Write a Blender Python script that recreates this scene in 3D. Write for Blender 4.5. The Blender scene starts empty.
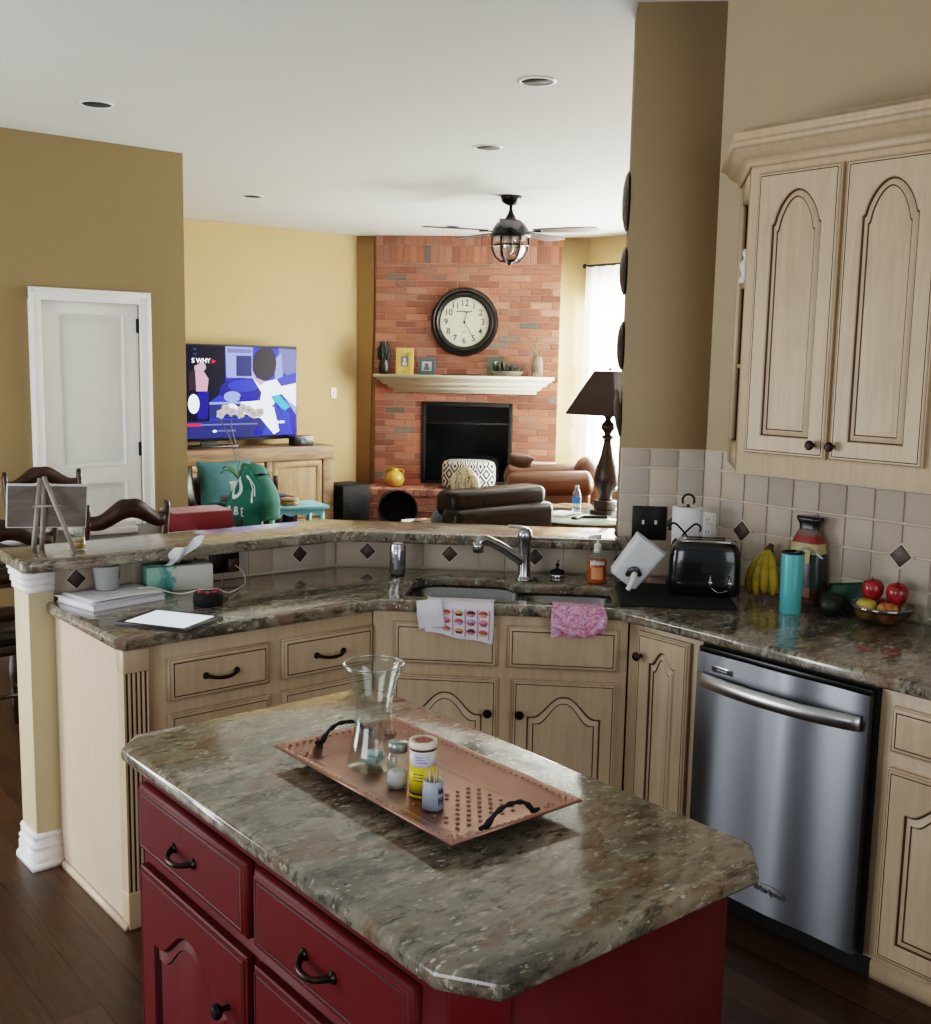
import bpy, bmesh, math, random
from math import sin, cos, pi, sqrt, radians
from mathutils import Vector, Matrix
random.seed(7)
SC = bpy.context.scene
COL = SC.collection
R2 = sqrt(2.0)

# ------------------------------------------------------------------ objects
def mk(name, bm, mats, parent=None, kind=None, label=None, sharp=35, solid=None, sub=0, loc=None, rotz=None):
    for f in bm.faces: f.smooth = True
    lim = radians(sharp)
    for e in bm.edges:
        if len(e.link_faces) == 2:
            a = e.calc_face_angle(None)
            if a is not None and a > lim: e.smooth = False
    me = bpy.data.meshes.new(name); bm.to_mesh(me); bm.free()
    for m in (mats if isinstance(mats, (list, tuple)) else [mats]): me.materials.append(m)
    o = bpy.data.objects.new(name, me); COL.objects.link(o)
    if parent is not None: o.parent = parent
    if kind: o['kind'] = kind
    if label: o['label'] = label
    if loc is not None: o.location = loc
    if rotz is not None: o.rotation_euler = (0, 0, rotz)
    if solid:
        md = o.modifiers.new('thick', 'SOLIDIFY'); md.thickness = solid; md.offset = 0
    if sub:
        md = o.modifiers.new('sub', 'SUBSURF'); md.levels = sub; md.render_levels = sub
    return o

def tag(o, label, cat, group=None):
    o['label'] = label; o['category'] = cat
    if group: o['group'] = group
    return o

def thing(name, label, cat, loc=(0, 0, 0), rotz=0.0, group=None):
    o = bpy.data.objects.new(name, None); COL.objects.link(o)
    o.empty_display_size = 0.05
    o.location = loc; o.rotation_euler = (0, 0, rotz)
    return tag(o, label, cat, group)

def dup(o, loc=None, rotz=None, label=None, parent=None):
    c = o.copy(); COL.objects.link(c)
    if parent is not None: c.parent = parent
    if loc is not None: c.location = loc
    if rotz is not None: c.rotation_euler = (0, 0, rotz)
    if label: c['label'] = label
    for ch in list(o.children): dup(ch, parent=c)
    return c

def struct(name, bm, mats, **k): return mk(name, bm, mats, kind='structure', **k)

# ------------------------------------------------------------------ mesh helpers
def B(): return bmesh.new()

def _fin(bm, verts, mi, M):
    vs = set(verts)
    if M is not None: bmesh.ops.transform(bm, matrix=M, verts=list(vs))
    for v in vs:
        for f in v.link_faces: f.material_index = mi

def box(bm, lo, hi, mi=0, bev=0.0, M=None, seg=2):
    r = bmesh.ops.create_cube(bm, size=1.0)
    vs = r['verts']
    s = [hi[i] - lo[i] for i in range(3)]; c = [(hi[i] + lo[i]) / 2 for i in range(3)]
    for v in vs: v.co = Vector((v.co.x * s[0] + c[0], v.co.y * s[1] + c[1], v.co.z * s[2] + c[2]))
    if bev > 0:
        es = list({e for v in vs for e in v.link_edges})
        r = bmesh.ops.bevel(bm, geom=es, offset=bev, segments=seg, profile=0.5, affect='EDGES', clamp_overlap=True)
        vs = list({v for f in r['faces'] for v in f.verts} | {v for v in vs if v.is_valid})
        allv = set(vs)
        st = list(allv)
        while st:
            v = st.pop()
            for e in v.link_edges:
                w = e.other_vert(v)
                if w not in allv: allv.add(w); st.append(w)
        vs = allv
    _fin(bm, vs, mi, M)
    return vs

def ring_loft(bm, rings, mi=0, closed=True, cap0=True, cap1=True, M=None):
    rv = [[bm.verts.new(p) for p in r] for r in rings]
    n = len(rv[0])
    for a, b in zip(rv[:-1], rv[1:]):
        for i in range(n if closed else n - 1):
            j = (i + 1) % n
            try: bm.faces.new((a[i], a[j], b[j], b[i]))
            except ValueError: pass
    if closed and cap0: bm.faces.new(list(reversed(rv[0])))
    if closed and cap1: bm.faces.new(rv[-1])
    _fin(bm, [v for r in rv for v in r], mi, M)
    return rv

def lathe(bm, prof, n=24, mi=0, c=(0, 0, 0), M=None, cap0=True, cap1=True, sx=1.0, sy=1.0):
    rings = []
    for r, z in prof:
        r = max(r, 1e-4)
        rings.append([(c[0] + r * sx * cos(2 * pi * i / n), c[1] + r * sy * sin(2 * pi * i / n), c[2] + z) for i in range(n)])
    return ring_loft(bm, rings, mi, True, cap0, cap1, M)

def frames(pts, closed=False):
    pts = [Vector(p) for p in pts]; n = len(pts); out = []; up = None
    for i in range(n):
        a = pts[i - 1] if (i > 0 or closed) else pts[i]
        b = pts[(i + 1) % n] if (i < n - 1 or closed) else pts[i]
        t = (b - a)
        t = t.normalized() if t.length > 1e-9 else Vector((0, 0, 1))
        if up is None:
            up = Vector((0, 0, 1)) if abs(t.z) < 0.9 else Vector((1, 0, 0))
        u = (up - t * up.dot(t))
        u = u.normalized() if u.length > 1e-6 else t.orthogonal().normalized()
        w = t.cross(u); up = u
        out.append((pts[i], u, w))
    return out

def tube(bm, pts, r, n=8, mi=0, closed=False, M=None, flat=1.0):
    fr = frames(pts, closed); rings = []
    for k, (p, u, w) in enumerate(fr):
        rr = r[k] if isinstance(r, (list, tuple)) else r
        rings.append([tuple(p + u * (rr * flat * cos(2 * pi * i / n)) + w * (rr * sin(2 * pi * i / n))) for i in range(n)])
    if closed: rings.append(rings[0])
    return ring_loft(bm, rings, mi, True, not closed, not closed, M)

def cyl(bm, p0, p1, r0, r1=None, n=16, mi=0, M=None):
    return tube(bm, [p0, p1], [r0, r0 if r1 is None else r1], n, mi, M=M)

def ball(bm, c, r, n=16, mi=0, M=None):
    if not isinstance(r, (tuple, list)): r = (r, r, r)
    prof = [(sin(pi * k / (n // 2)), -cos(pi * k / (n // 2))) for k in range(n // 2 + 1)]
    rings = [[(c[0] + max(a, .01) * r[0] * cos(2 * pi * i / n), c[1] + max(a, .01) * r[1] * sin(2 * pi * i / n), c[2] + b * r[2]) for i in range(n)] for a, b in prof]
    return ring_loft(bm, rings, mi, M=M)

def prism(bm, poly, z0, z1, mi=0, M=None, top=True, bot=True):
    a = [(x, y, z0) for x, y in poly]; b = [(x, y, z1) for x, y in poly]
    return ring_loft(bm, [a, b], mi, True, bot, top, M)

def grid(bm, f, nu, nv, mi=0, M=None):
    vs = [[bm.verts.new(f(i / nu, j / nv)) for j in range(nv + 1)] for i in range(nu + 1)]
    for i in range(nu):
        for j in range(nv):
            bm.faces.new((vs[i][j], vs[i + 1][j], vs[i + 1][j + 1], vs[i][j + 1]))
    _fin(bm, [v for r in vs for v in r], mi, M)
    return vs

def face(bm, pts, mi=0, M=None):
    v = [bm.verts.new(p) for p in pts]; f = bm.faces.new(v); f.material_index = mi
    if M is not None: bmesh.ops.transform(bm, matrix=M, verts=v)
    return f

def from_curve(cu):
    o = bpy.data.objects.new('tmp', cu); COL.objects.link(o)
    dg = bpy.context.evaluated_depsgraph_get(); dg.update()
    ev = o.evaluated_get(dg); me = bpy.data.meshes.new_from_object(ev)
    bpy.data.objects.remove(o); bpy.data.curves.remove(cu)
    bm = bmesh.new(); bm.from_mesh(me); bpy.data.meshes.remove(me)
    bmesh.ops.remove_doubles(bm, verts=bm.verts, dist=1e-5)
    return bm

def slab(poly, z0, z1, bev=0.012, holes=(), res=4):
    cu = bpy.data.curves.new('slab', 'CURVE'); cu.dimensions = '2D'; cu.fill_mode = 'BOTH'
    for p in [poly] + list(holes):
        sp = cu.splines.new('POLY'); sp.points.add(len(p) - 1); sp.use_cyclic_u = True
        for q, (x, y) in zip(sp.points, p): q.co = (x, y, 0, 1)
    cu.bevel_depth = bev; cu.bevel_resolution = res; cu.offset = -bev; cu.extrude = (z1 - z0) / 2 - bev
    bm = from_curve(cu)
    bmesh.ops.translate(bm, verts=bm.verts, vec=(0, 0, (z0 + z1) / 2))
    return bm

def text(bm, s, size, M, mi=0, ext=0.0006, align='CENTER', sx=1.0, bold=0.0):
    cu = bpy.data.curves.new('txt', 'FONT'); cu.body = s; cu.size = size; cu.align_x = align; cu.align_y = 'CENTER'
    cu.extrude = ext; cu.offset = bold
    t = from_curve(cu)
    bmesh.ops.transform(t, matrix=M @ Matrix.Diagonal((sx, 1, 1, 1)), verts=t.verts)
    for f in t.faces: f.material_index = mi
    me = bpy.data.meshes.new('t'); t.to_mesh(me); t.free()
    n0 = len(bm.faces); bm.from_mesh(me); bpy.data.meshes.remove(me)
    bm.faces.ensure_lookup_table()
    for f in bm.faces[n0:]: f.material_index = mi

def T(x, y, z): return Matrix.Translation((x, y, z))
def RZ(a): return Matrix.Rotation(a, 4, 'Z')
def RX(a): return Matrix.Rotation(a, 4, 'X')
def RY(a): return Matrix.Rotation(a, 4, 'Y')
UP = RX(pi / 2)                      # a flat drawing stood upright, facing local -y

def paint_faces(bm, vs, col):
    L = bm.loops.layers.float_color.get('Col') or bm.loops.layers.float_color.new('Col')
    fs = {f for v in vs for f in v.link_faces}
    for f in fs:
        for l in f.loops: l[L] = (*col, 1.0)

# ------------------------------------------------------------------ materials
def lin(c):
    if isinstance(c, str):
        c = [int(c[i:i + 2], 16) / 255 for i in (0, 2, 4)]
    return tuple((x / 12.92 if x <= 0.04045 else ((x + 0.055) / 1.055) ** 2.4) for x in c) + (1.0,)

class NT:
    def __init__(s, name):
        s.m = bpy.data.materials.new(name); s.m.use_nodes = True
        s.t = s.m.node_tree; s.b = s.t.nodes['Principled BSDF']; s.L = s.t.links
    def n(s, typ, **k):
        nd = s.t.nodes.new(typ)
        for a, v in k.items():
            if a.startswith('i_'):
                q = a[2:]; q = int(q) if q.isdigit() else q.replace('_', ' ')
                nd.inputs[q].default_value = v
            else: setattr(nd, a, v)
        return nd
    def l(s, a, b): s.L.new(a, b)
    def coord(s, scale=(1, 1, 1), rot=(0, 0, 0), src='Object'):
        c = s.n('ShaderNodeTexCoord'); m = s.n('ShaderNodeMapping')
        m.inputs['Scale'].default_value = scale; m.inputs['Rotation'].default_value = rot
        s.l(c.outputs[src], m.inputs[0]); return m.outputs[0]
    def noise(s, vec, scale, detail=4, rough=.55, dist=0.0):
        x = s.n('ShaderNodeTexNoise'); x.inputs['Scale'].default_value = scale; x.inputs['Detail'].default_value = detail
        x.inputs['Roughness'].default_value = rough; x.inputs['Distortion'].default_value = dist
        if vec is not None: s.l(vec, x.inputs['Vector'])
        return x.outputs['Fac']
    def ramp(s, fac, stops):
        r = s.n('ShaderNodeValToRGB'); el = r.color_ramp.elements
        while len(el) > 1: el.remove(el[-1])
        el[0].position = stops[0][0]; el[0].color = lin(stops[0][1])
        for p, c in stops[1:]:
            e = el.new(p); e.color = lin(c)
        s.l(fac, r.inputs[0]); return r.outputs[0]
    def mix(s, fac, a, b, mode='MIX'):
        x = s.n('ShaderNodeMix', data_type='RGBA', blend_type=mode)
        for sock, v in ((x.inputs[0], fac), (x.inputs[6], a), (x.inputs[7], b)):
            if hasattr(v, 'is_linked'): s.l(v, sock)
            else: sock.default_value = v
        return x.outputs[2]
    def math(s, op, a, b=0.0):
        x = s.n('ShaderNodeMath', operation=op)
        for sock, v in ((x.inputs[0], a), (x.inputs[1], b)):
            if hasattr(v, 'is_linked'): s.l(v, sock)
            else: sock.default_value = v
        return x.outputs[0]
    def bump(s, h, strength=.2, dist=.01):
        x = s.n('ShaderNodeBump'); x.inputs['Strength'].default_value = strength; x.inputs['Distance'].default_value = dist
        s.l(h, x.inputs['Height']); s.l(x.outputs[0], s.b.inputs['Normal'])
    def base(s, c):
        if hasattr(c, 'is_linked'): s.l(c, s.b.inputs['Base Color'])
        else: s.b.inputs['Base Color'].default_value = c
        return s
    def set(s, **k):
        for a, v in k.items(): s.b.inputs[a.replace('_', ' ')].default_value = v
        return s

def plain(name, c, rough=.5, metal=0.0, var=.08, scale=12, bump=0.0, bscale=60, **k):
    m = NT(name); v = m.coord(); c0 = lin(c)
    f = m.noise(v, scale, 4)
    dark = tuple(x * (1 - var) for x in c0[:3]) + (1,); lite = tuple(min(1, x * (1 + var)) for x in c0[:3]) + (1,)
    m.base(m.mix(f, dark, lite)).set(Roughness=rough, Metallic=metal, **k)
    if bump: m.bump(m.noise(v, bscale, 3), bump, .004)
    return m.m

def glass(name, c='FFFFFF', rough=0.02, ior=1.45, alpha_shadow=True):
    m = NT(name); m.base(lin(c)).set(Roughness=rough, IOR=ior, Transmission_Weight=1.0)
    return m.m

def emit(name, c, s=1.0):
    m = NT(name); m.base((0, 0, 0, 1)).set(Emission_Color=lin(c), Emission_Strength=s, Roughness=.3, Specular_IOR_Level=.1)
    return m.m

def wallpaint(name, c, var=.1):
    m = NT(name); v = m.coord()
    a = m.noise(v, 1.7, 6, .65, .4); b = m.noise(v, 9, 5, .6)
    c0 = lin(c); d = tuple(x * (1 - var) for x in c0[:3]) + (1,); l = tuple(min(1, x * (1 + var)) for x in c0[:3]) + (1,)
    m.base(m.mix(m.math('ADD', m.math('MULTIPLY', a, .6), m.math('MULTIPLY', b, .4)), d, l)).set(Roughness=.75)
    m.bump(m.noise(v, 55, 5, .6), .18, .003)
    return m.m

def granite(name):
    m = NT(name); v = m.coord((1, 1, 1), (0, 0, radians(-38)))
    vs = m.coord((1.0, 2.3, 1.6), (0, 0, radians(-5)))
    def bw(c):
        x = m.n('ShaderNodeRGBToBW'); m.l(c, x.inputs[0]); return x.outputs[0]
    def mask(f, a, b, k=1.0): return m.math('MULTIPLY', bw(m.ramp(f, [(a, '000000'), (b, 'FFFFFF')])), k)
    def off(d):
        x = m.n('ShaderNodeVectorMath', operation='ADD'); m.l(vs, x.inputs[0]); x.inputs[1].default_value = (d, d * 1.7, d * .3); return x.outputs[0]
    big = m.noise(vs, 2.4, 5, .6, .7)
    c = m.ramp(big, [(.34, '55524A'), (.45, '787264'), (.52, '86806F'), (.58, '75614F'), (.68, '99937F')])
    c = m.mix(mask(m.noise(off(3), 7, 7, .68, .5), .54, .63, .65), c, lin('B2AB98'))      # pale drifts
    c = m.mix(mask(m.noise(off(7), 9, 8, .7, .5), .53, .61, .72), c, lin('2E2D27'))        # dark veins
    c = m.mix(mask(m.noise(off(11), 24, 6, .7, .3), .55, .63, .7), c, lin('201F1B'))       # dark grains
    c = m.mix(mask(m.noise(off(17), 30, 6, .7, .3), .57, .64, .7), c, lin('BDB7A6'))      # light grains
    c = m.mix(mask(m.noise(off(23), 5, 5, .6, .4), .56, .66, .55), c, lin('6E5240'))       # rust
    vo = m.n('ShaderNodeTexVoronoi'); vo.inputs['Scale'].default_value = 34; m.l(vs, vo.inputs['Vector'])
    fl = m.math('MULTIPLY', bw(m.ramp(vo.outputs['Distance'], [(.16, 'FFFFFF'), (.24, '000000')])), mask(m.noise(v, 7, 3), .53, .6, .8))
    c = m.mix(fl, c, lin('D6D1C4'))
    m.base(c).set(Roughness=.11, Specular_IOR_Level=.55, Coat_Weight=.35, Coat_Roughness=.04)
    m.bump(m.noise(vs, 60, 4, .7), .03, .001)
    return m.m

def glazed(name, c, dark, streak=.35):
    """antiqued cabinet paint: cream with brown glaze dragged along the grain and caught in the corners"""
    m = NT(name); v = m.coord((14, 14, 1.1)); w = m.coord()
    s = m.noise(v, 3.0, 7, .7, .3); p = m.noise(w, 4.0, 5, .6, .3)
    f = m.math('MULTIPLY', m.math('SUBTRACT', s, .42), 1.6)
    f = m.math('ADD', f, m.math('MULTIPLY', m.math('SUBTRACT', p, .5), .9))
    cl = m.n('ShaderNodeClamp'); m.l(f, cl.inputs[0])
    c1 = m.mix(m.math('MULTIPLY', cl.outputs[0], streak), lin(c), lin(dark))
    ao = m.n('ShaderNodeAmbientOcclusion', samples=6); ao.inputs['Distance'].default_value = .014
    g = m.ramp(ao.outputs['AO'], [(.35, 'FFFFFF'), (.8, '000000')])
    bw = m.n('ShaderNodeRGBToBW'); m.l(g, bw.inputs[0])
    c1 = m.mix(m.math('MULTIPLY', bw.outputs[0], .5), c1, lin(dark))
    m.base(c1).set(Roughness=.42 if not name.startswith('barn') else .5, Specular_IOR_Level=.5 if not name.startswith('barn') else .14)
    m.bump(s, .06, .002)
    return m.m

def vcol(name, rough=.8, bump=.4, scale=40, var=.25):
    m = NT(name); a = m.n('ShaderNodeVertexColor', layer_name='Col'); v = m.coord()
    f = m.noise(v, 18, 6, .65)
    c = m.mix(f, m.mix(1.0, a.outputs[0], (1 - var * 1.3,) * 3 + (1,), 'MULTIPLY'), m.mix(1.0, a.outputs[0], (1 + var,) * 3 + (1,), 'MULTIPLY'))
    m.base(c).set(Roughness=rough); m.bump(m.noise(v, scale, 5, .65), bump, .004)
    return m.m

def wood(name, c1, c2, scale=(1.2, 14, 14), rough=.4, gloss=0.0):
    m = NT(name); v = m.coord(scale)
    s = m.noise(v, 2.2, 7, .65, 1.2)
    m.base(m.ramp(s, [(.3, c1), (.7, c2)])).set(Roughness=rough, Coat_Weight=gloss, Coat_Roughness=.1)
    m.bump(s, .12, .002)
    return m.m

def floorwood(name):
    m = NT(name)
    c = m.n('ShaderNodeTexCoord'); sp = m.n('ShaderNodeSeparateXYZ'); m.l(c.outputs['Object'], sp.inputs[0])
    cb = m.n('ShaderNodeCombineXYZ'); m.l(sp.outputs[1], cb.inputs[0]); m.l(sp.outputs[0], cb.inputs[1])
    br = m.n('ShaderNodeTexBrick', offset=.37); m.l(cb.outputs[0], br.inputs['Vector'])
    for k, v in (('Scale', 1.0), ('Mortar Size', .0018), ('Brick Width', 1.35), ('Row Height', .125), ('Mortar Smooth', .3), ('Bias', 0.0)): br.inputs[k].default_value = v
    br.inputs['Color1'].default_value = (0, 0, 0, 1); br.inputs['Color2'].default_value = (1, 1, 1, 1); br.inputs['Mortar'].default_value = (.5, .5, .5, 1)
    mp = m.n('ShaderNodeMapping'); mp.inputs['Scale'].default_value = (1.4, 17, 1); m.l(cb.outputs[0], mp.inputs[0])
    ofs = m.n('ShaderNodeVectorMath', operation='ADD'); m.l(mp.outputs[0], ofs.inputs[0]); m.l(br.outputs['Color'], ofs.inputs[1])
    g = m.noise(ofs.outputs[0], 1.6, 8, .66, 2.2)
    col = m.ramp(g, [(.25, '180E09'), (.45, '332114'), (.6, '47301E'), (.78, '28180E')])
    col = m.mix(.35, col, m.ramp(br.outputs['Color'], [(0, '2C1A0F'), (1, '5E432B')]))
    col = m.mix(br.outputs['Fac'], col, lin('140B06'))
    m.base(col).set(Roughness=.36, Specular_IOR_Level=.4)
    m.bump(m.math('SUBTRACT', g, br.outputs['Fac']), .25, .003)
    return m.m

def steel(name, c='C9CBCD', rough=.28, dirz=True, aniso=.6):
    m = NT(name); v = m.coord((180, 180, .8) if dirz else (.8, .8, 180)); f = m.noise(v, 2.0, 3)
    m.base(m.mix(f, lin(c), tuple(x * .86 for x in lin(c)[:3]) + (1,))).set(Metallic=1.0, Roughness=rough, Anisotropic=aniso, Anisotropic_Rotation=.25)
    if aniso > .5:
        tg = m.n('ShaderNodeTangent', direction_type='RADIAL', axis='Z'); m.l(tg.outputs[0], m.b.inputs['Tangent'])
    m.bump(f, .03, .001)
    return m.m

MAT = {}
MAT['wall'] = wallpaint('tan_wall_paint', 'AE9166')
MAT['kwall'] = wallpaint('kitchen_wall_paint', 'AE9A7C', .06)
MAT['stub'] = wallpaint('backlit_tan_paint', '8E7A5A', .06)  # tan darkened so the colour carries the column's backlit shade
MAT['dwall'] = wallpaint('shaded_tan_paint', '88744F', .06)  # darker copy of the wall tan, with the door wall's shadow in its colour
MAT['ceiling'] = wallpaint('ceiling_paint', 'D9DBD6', .02)
MAT['white'] = plain('white_trim_paint', 'F6F7F7', .4, var=.02)
MAT['cream'] = plain('cream_mantel_paint', 'DCD6C2', .5, var=.03)
MAT['post'] = plain('post_paint', 'CFC09C', .55, var=.05)
MAT['floor'] = floorwood('oak_floor')
MAT['granite'] = granite('granite')
MAT['cab'] = glazed('glazed_cream_paint', 'CBB393', '6B4C32', .55)
MAT['cabend'] = glazed('glazed_cream_end_panel', 'D6C2A8', '8A6B4C', .22)
MAT['glaze'] = plain('brown_glaze', '4A3426', .5, var=.4)
MAT['red'] = glazed('barn_red_paint', '5C1518', '220506', .35)
MAT['redline'] = plain('dark_red_glaze', '2C090A', .5)
MAT['bronze'] = plain('oil_rubbed_bronze', '2A1F19', .32, .85)
MAT['black'] = plain('black_plastic', '0C0C0D', .3)
MAT['matte'] = plain('matte_black', '0B0B0C', .8)
MAT['brick'] = vcol('brick', .85, .5, 70, .3)
MAT['mortar'] = plain('brick_mortar', 'B08674', .95, var=.2, bump=.4)
MAT['tile'] = vcol('tumbled_stone', .6, .25, 50, .07)
MAT['grout'] = plain('tile_grout', 'DDD2C4', .9, var=.06)
MAT['slate'] = plain('bronze_insert_tile', '4A3F37', .45, .2, var=.5, scale=60, bump=.4)
MAT['steel'] = steel('brushed_steel', '787C82', .3, False, .9)
MAT['sinksteel'] = steel('sink_steel', '9A9C9C', .28, False, .3)
MAT['handle'] = plain('satin_steel', 'C6C8CA', .32, 1.0, var=.03)
MAT['chrome'] = plain('brushed_nickel', 'B8B9BA', .18, 1.0, var=.03)
MAT['glass'] = glass('clear_glass')
MAT['darkwood'] = wood('dark_stained_wood', '180D09', '3A2015', rough=.35)
MAT['rustic'] = wood('rustic_wood', '4E3522', '9A7650', (1, 9, 9), .6)
MAT['leather'] = plain('dark_brown_leather', '1C110D', .27, Specular_IOR_Level=.22, var=.25, bump=.2, bscale=90)
MAT['cognac'] = plain('cognac_leather', '5A3019', .33, var=.3, scale=5, bump=.15, bscale=90)
MAT['paper'] = plain('white_paper', 'ECECF0', .7, var=.03)
MAT['wplastic'] = plain('white_plastic', 'E8E8E6', .4, var=.02)
# ================================================================== SETTING
CH = 3.04
def wallbox(name, lo, hi, mat):
    b = B(); box(b, lo, hi); return struct(name, b, mat)
def wallpoly(name, poly, z0, z1, mat):
    b = B(); prism(b, poly, z0, z1); return struct(name, b, mat)

b = B(); box(b, (-2.6, -3.0, -.1), (9.0, 10.6, 0)); struct('floor', b, MAT['floor'])
b = B(); box(b, (-2.6, -3.0, CH), (9.0, 10.6, CH + .1)); struct('ceiling', b, MAT['ceiling'])
wallbox('wall_right', (3.37, -3.0, 0), (3.5, 2.63, CH), MAT['kwall'])
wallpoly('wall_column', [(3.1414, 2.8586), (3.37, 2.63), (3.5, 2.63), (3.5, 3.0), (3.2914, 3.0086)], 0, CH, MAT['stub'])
wallbox('wall_side', (3.5, 2.85, 0), (8.5, 3.0, CH), MAT['wall'])
wallpoly('wall_bar', [(1.217, 3.645), (2.35, 3.645), (3.139, 2.856), (3.223, 2.947), (2.39, 3.78), (1.217, 3.78)], 0, 1.029, MAT['post'])
wallbox('wall_rear', (3.13, 10.05, 0), (6.9, 10.18, CH), MAT['wall'])
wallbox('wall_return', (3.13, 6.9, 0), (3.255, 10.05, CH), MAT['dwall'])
# diagonal fireplace wall, x + y = 16.79
wallpoly('wall_fireplace', [(6.74, 10.05), (8.5, 8.29), (8.7, 8.49), (6.94, 10.25)], 0, CH, MAT['wall'])
# door wall with its opening
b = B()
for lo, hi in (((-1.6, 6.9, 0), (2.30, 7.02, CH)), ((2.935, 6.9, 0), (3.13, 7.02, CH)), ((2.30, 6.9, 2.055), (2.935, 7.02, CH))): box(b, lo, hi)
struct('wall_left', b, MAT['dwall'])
# window wall with opening y 4.6..8.0, z .45..2.62
b = B()
WY0, WY1, WZ0, WZ1 = 4.6, 8.17, .45, 2.6
for lo, hi in (((8.5, 3.0, 0), (8.62, WY0, CH)), ((8.5, WY1, 0), (8.62, 8.42, CH)), ((8.5, WY0, 0), (8.62, WY1, WZ0)), ((8.5, WY0, WZ1), (8.62, WY1, CH))): box(b, lo, hi)
struct('wall_window', b, MAT['wall'])

# window: frame, mullions, panes
b = B()
for y in (WY0, WY0 + .06 + (WY1 - WY0 - .06) / 3, WY0 + .06 + (WY1 - WY0 - .06) * 2 / 3, WY1 - .06): box(b, (8.54, y, WZ0), (8.6, y + .06, WZ1), bev=.006)
for z in (WZ0, 1.5, WZ1 - .06): box(b, (8.545, WY0, z), (8.595, WY1, z + .06), bev=.006)
w1 = struct('window_1', b, MAT['white'])
b = B(); box(b, (8.565, WY0 + .02, WZ0 + .02), (8.571, WY1 - .02, WZ1 - .02))
mk('pane', b, MAT['glass'], w1)
b = B(); box(b, (8.36, WY0 - .08, WZ0 - .04), (8.5, WY1 + .03, WZ0), bev=.01); mk('window_sill', b, MAT['white'], w1)

# six-panel style white door, two raised panels, casing, hinges
def frame_panel(bm, x0, x1, z0, z1, y, steps, mi=0):
    """nested rectangles: (inset, y offset, material)"""
    prev = None
    for ins, dy, m in steps:
        r = [(x0 + ins, y + dy, z0 + ins), (x1 - ins, y + dy, z0 + ins), (x1 - ins, y + dy, z1 - ins), (x0 + ins, y + dy, z1 - ins)]
        r = [bm.verts.new(p) for p in r]
        if prev:
            for i in range(4):
                f = bm.faces.new((prev[i], prev[(i + 1) % 4], r[(i + 1) % 4], r[i])); f.material_index = m
        prev = r
    f = bm.faces.new(prev); f.material_index = steps[-1][2]

b = B(); box(b, (2.303, 6.946, .01), (2.934, 6.965, 2.05))
for lo, hi in (((2.303, .01), (2.42, 2.05)), ((2.838, .01), (2.934, 2.05)), ((2.42, .01), (2.838, .162)), ((2.42, .898), (2.838, 1.012)), ((2.42, 1.973), (2.838, 2.05))): box(b, (lo[0], 6.925, lo[1]), (hi[0], 6.947, hi[1]))
d1 = struct('door_1', b, MAT['white'])
for z0, z1 in ((1.01, 1.975), (.16, .90)):
    b = B()
    frame_panel(b, 2.418, 2.84, z0, z1, 6.925, [(-.004, 0, 0), (-.004, -.006, 0), (.008, -.010, 0), (.018, -.004, 0), (.020, .019, 0), (.034, .019, 0), (.036, .012, 0), (.062, .002, 0)])
    mk('panel', b, MAT['white'], d1)
for z in (.25, 1.07, 1.87):
    b = B(); box(b, (2.922, 6.912, z), (2.936, 6.93, z + .09), bev=.002); cyl(b, (2.929, 6.91, z), (2.929, 6.91, z + .09), .007, n=10); mk('hinge', b, MAT['bronze'], d1)
b = B(); cyl(b, (2.345, 6.925, .95), (2.345, 6.90, .95), .026, .022); ball(b, (2.345, 6.87, .95), (.03, .028, .03)); mk('door_knob', b, MAT['bronze'], d1)
b = B()
def casing(b, lo, hi, vert):
    box(b, lo, hi, bev=.004)
for x0, x1 in ((2.228, 2.302), (2.932, 3.008)):
    casing(b, (x0, 6.875, 0), (x1, 6.9, 2.128), 1)
    xm = x0 + .012 if x0 < 2.5 else x1 - .03
    box(b, (xm, 6.868, 0), (xm + .018, 6.88, 2.12), bev=.004)
casing(b, (2.228, 6.876, 2.05), (3.008, 6.9, 2.128), 0); box(b, (2.24, 6.868, 2.095), (2.996, 6.88, 2.113), bev=.004)
struct('trim_1', b, MAT['white'])

def offset_path(path, d):
    out = []
    n = len(path)
    for i, p in enumerate(path):
        p = Vector(p)
        ns = []
        for a, c in ((i - 1, i), (i, i + 1)):
            if 0 <= a and c < n:
                t = (Vector(path[c]) - Vector(path[a])).normalized(); ns.append(Vector((t.y, -t.x)))
        if len(ns) == 1: o = ns[0] * d
        else:
            m = (ns[0] + ns[1]).normalized(); o = m * (d / max(.2, m.dot(ns[0])))
        out.append(p + o)
    return out

def sweep(bm, path, prof, mi=0, M=None):
    """profile of (outward offset, z) along a plan polyline; outward is right of travel"""
    rings = []
    cols = [offset_path(path, d) for d, z in prof]
    for i in range(len(path)):
        rings.append([(cols[k][i].x, cols[k][i].y, prof[k][1]) for k in range(len(prof))])
    ring_loft(bm, rings, mi, True, True, True, M)

BASE = [(0, 0), (.016, 0), (.016, .09), (.012, .1), (.012, .115), (.004, .13), (0, .13)]
for nm, path in (('baseboard_left', [(-1.5, 6.9), (2.228, 6.9)]), ('baseboard_rear', [(3.255, 10.05), (6.74, 10.05)]), ('baseboard_door', [(3.008, 6.9), (3.13, 6.9)])):
    b = B(); sweep(b, path, BASE); struct(nm, b, MAT['white'])

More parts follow.
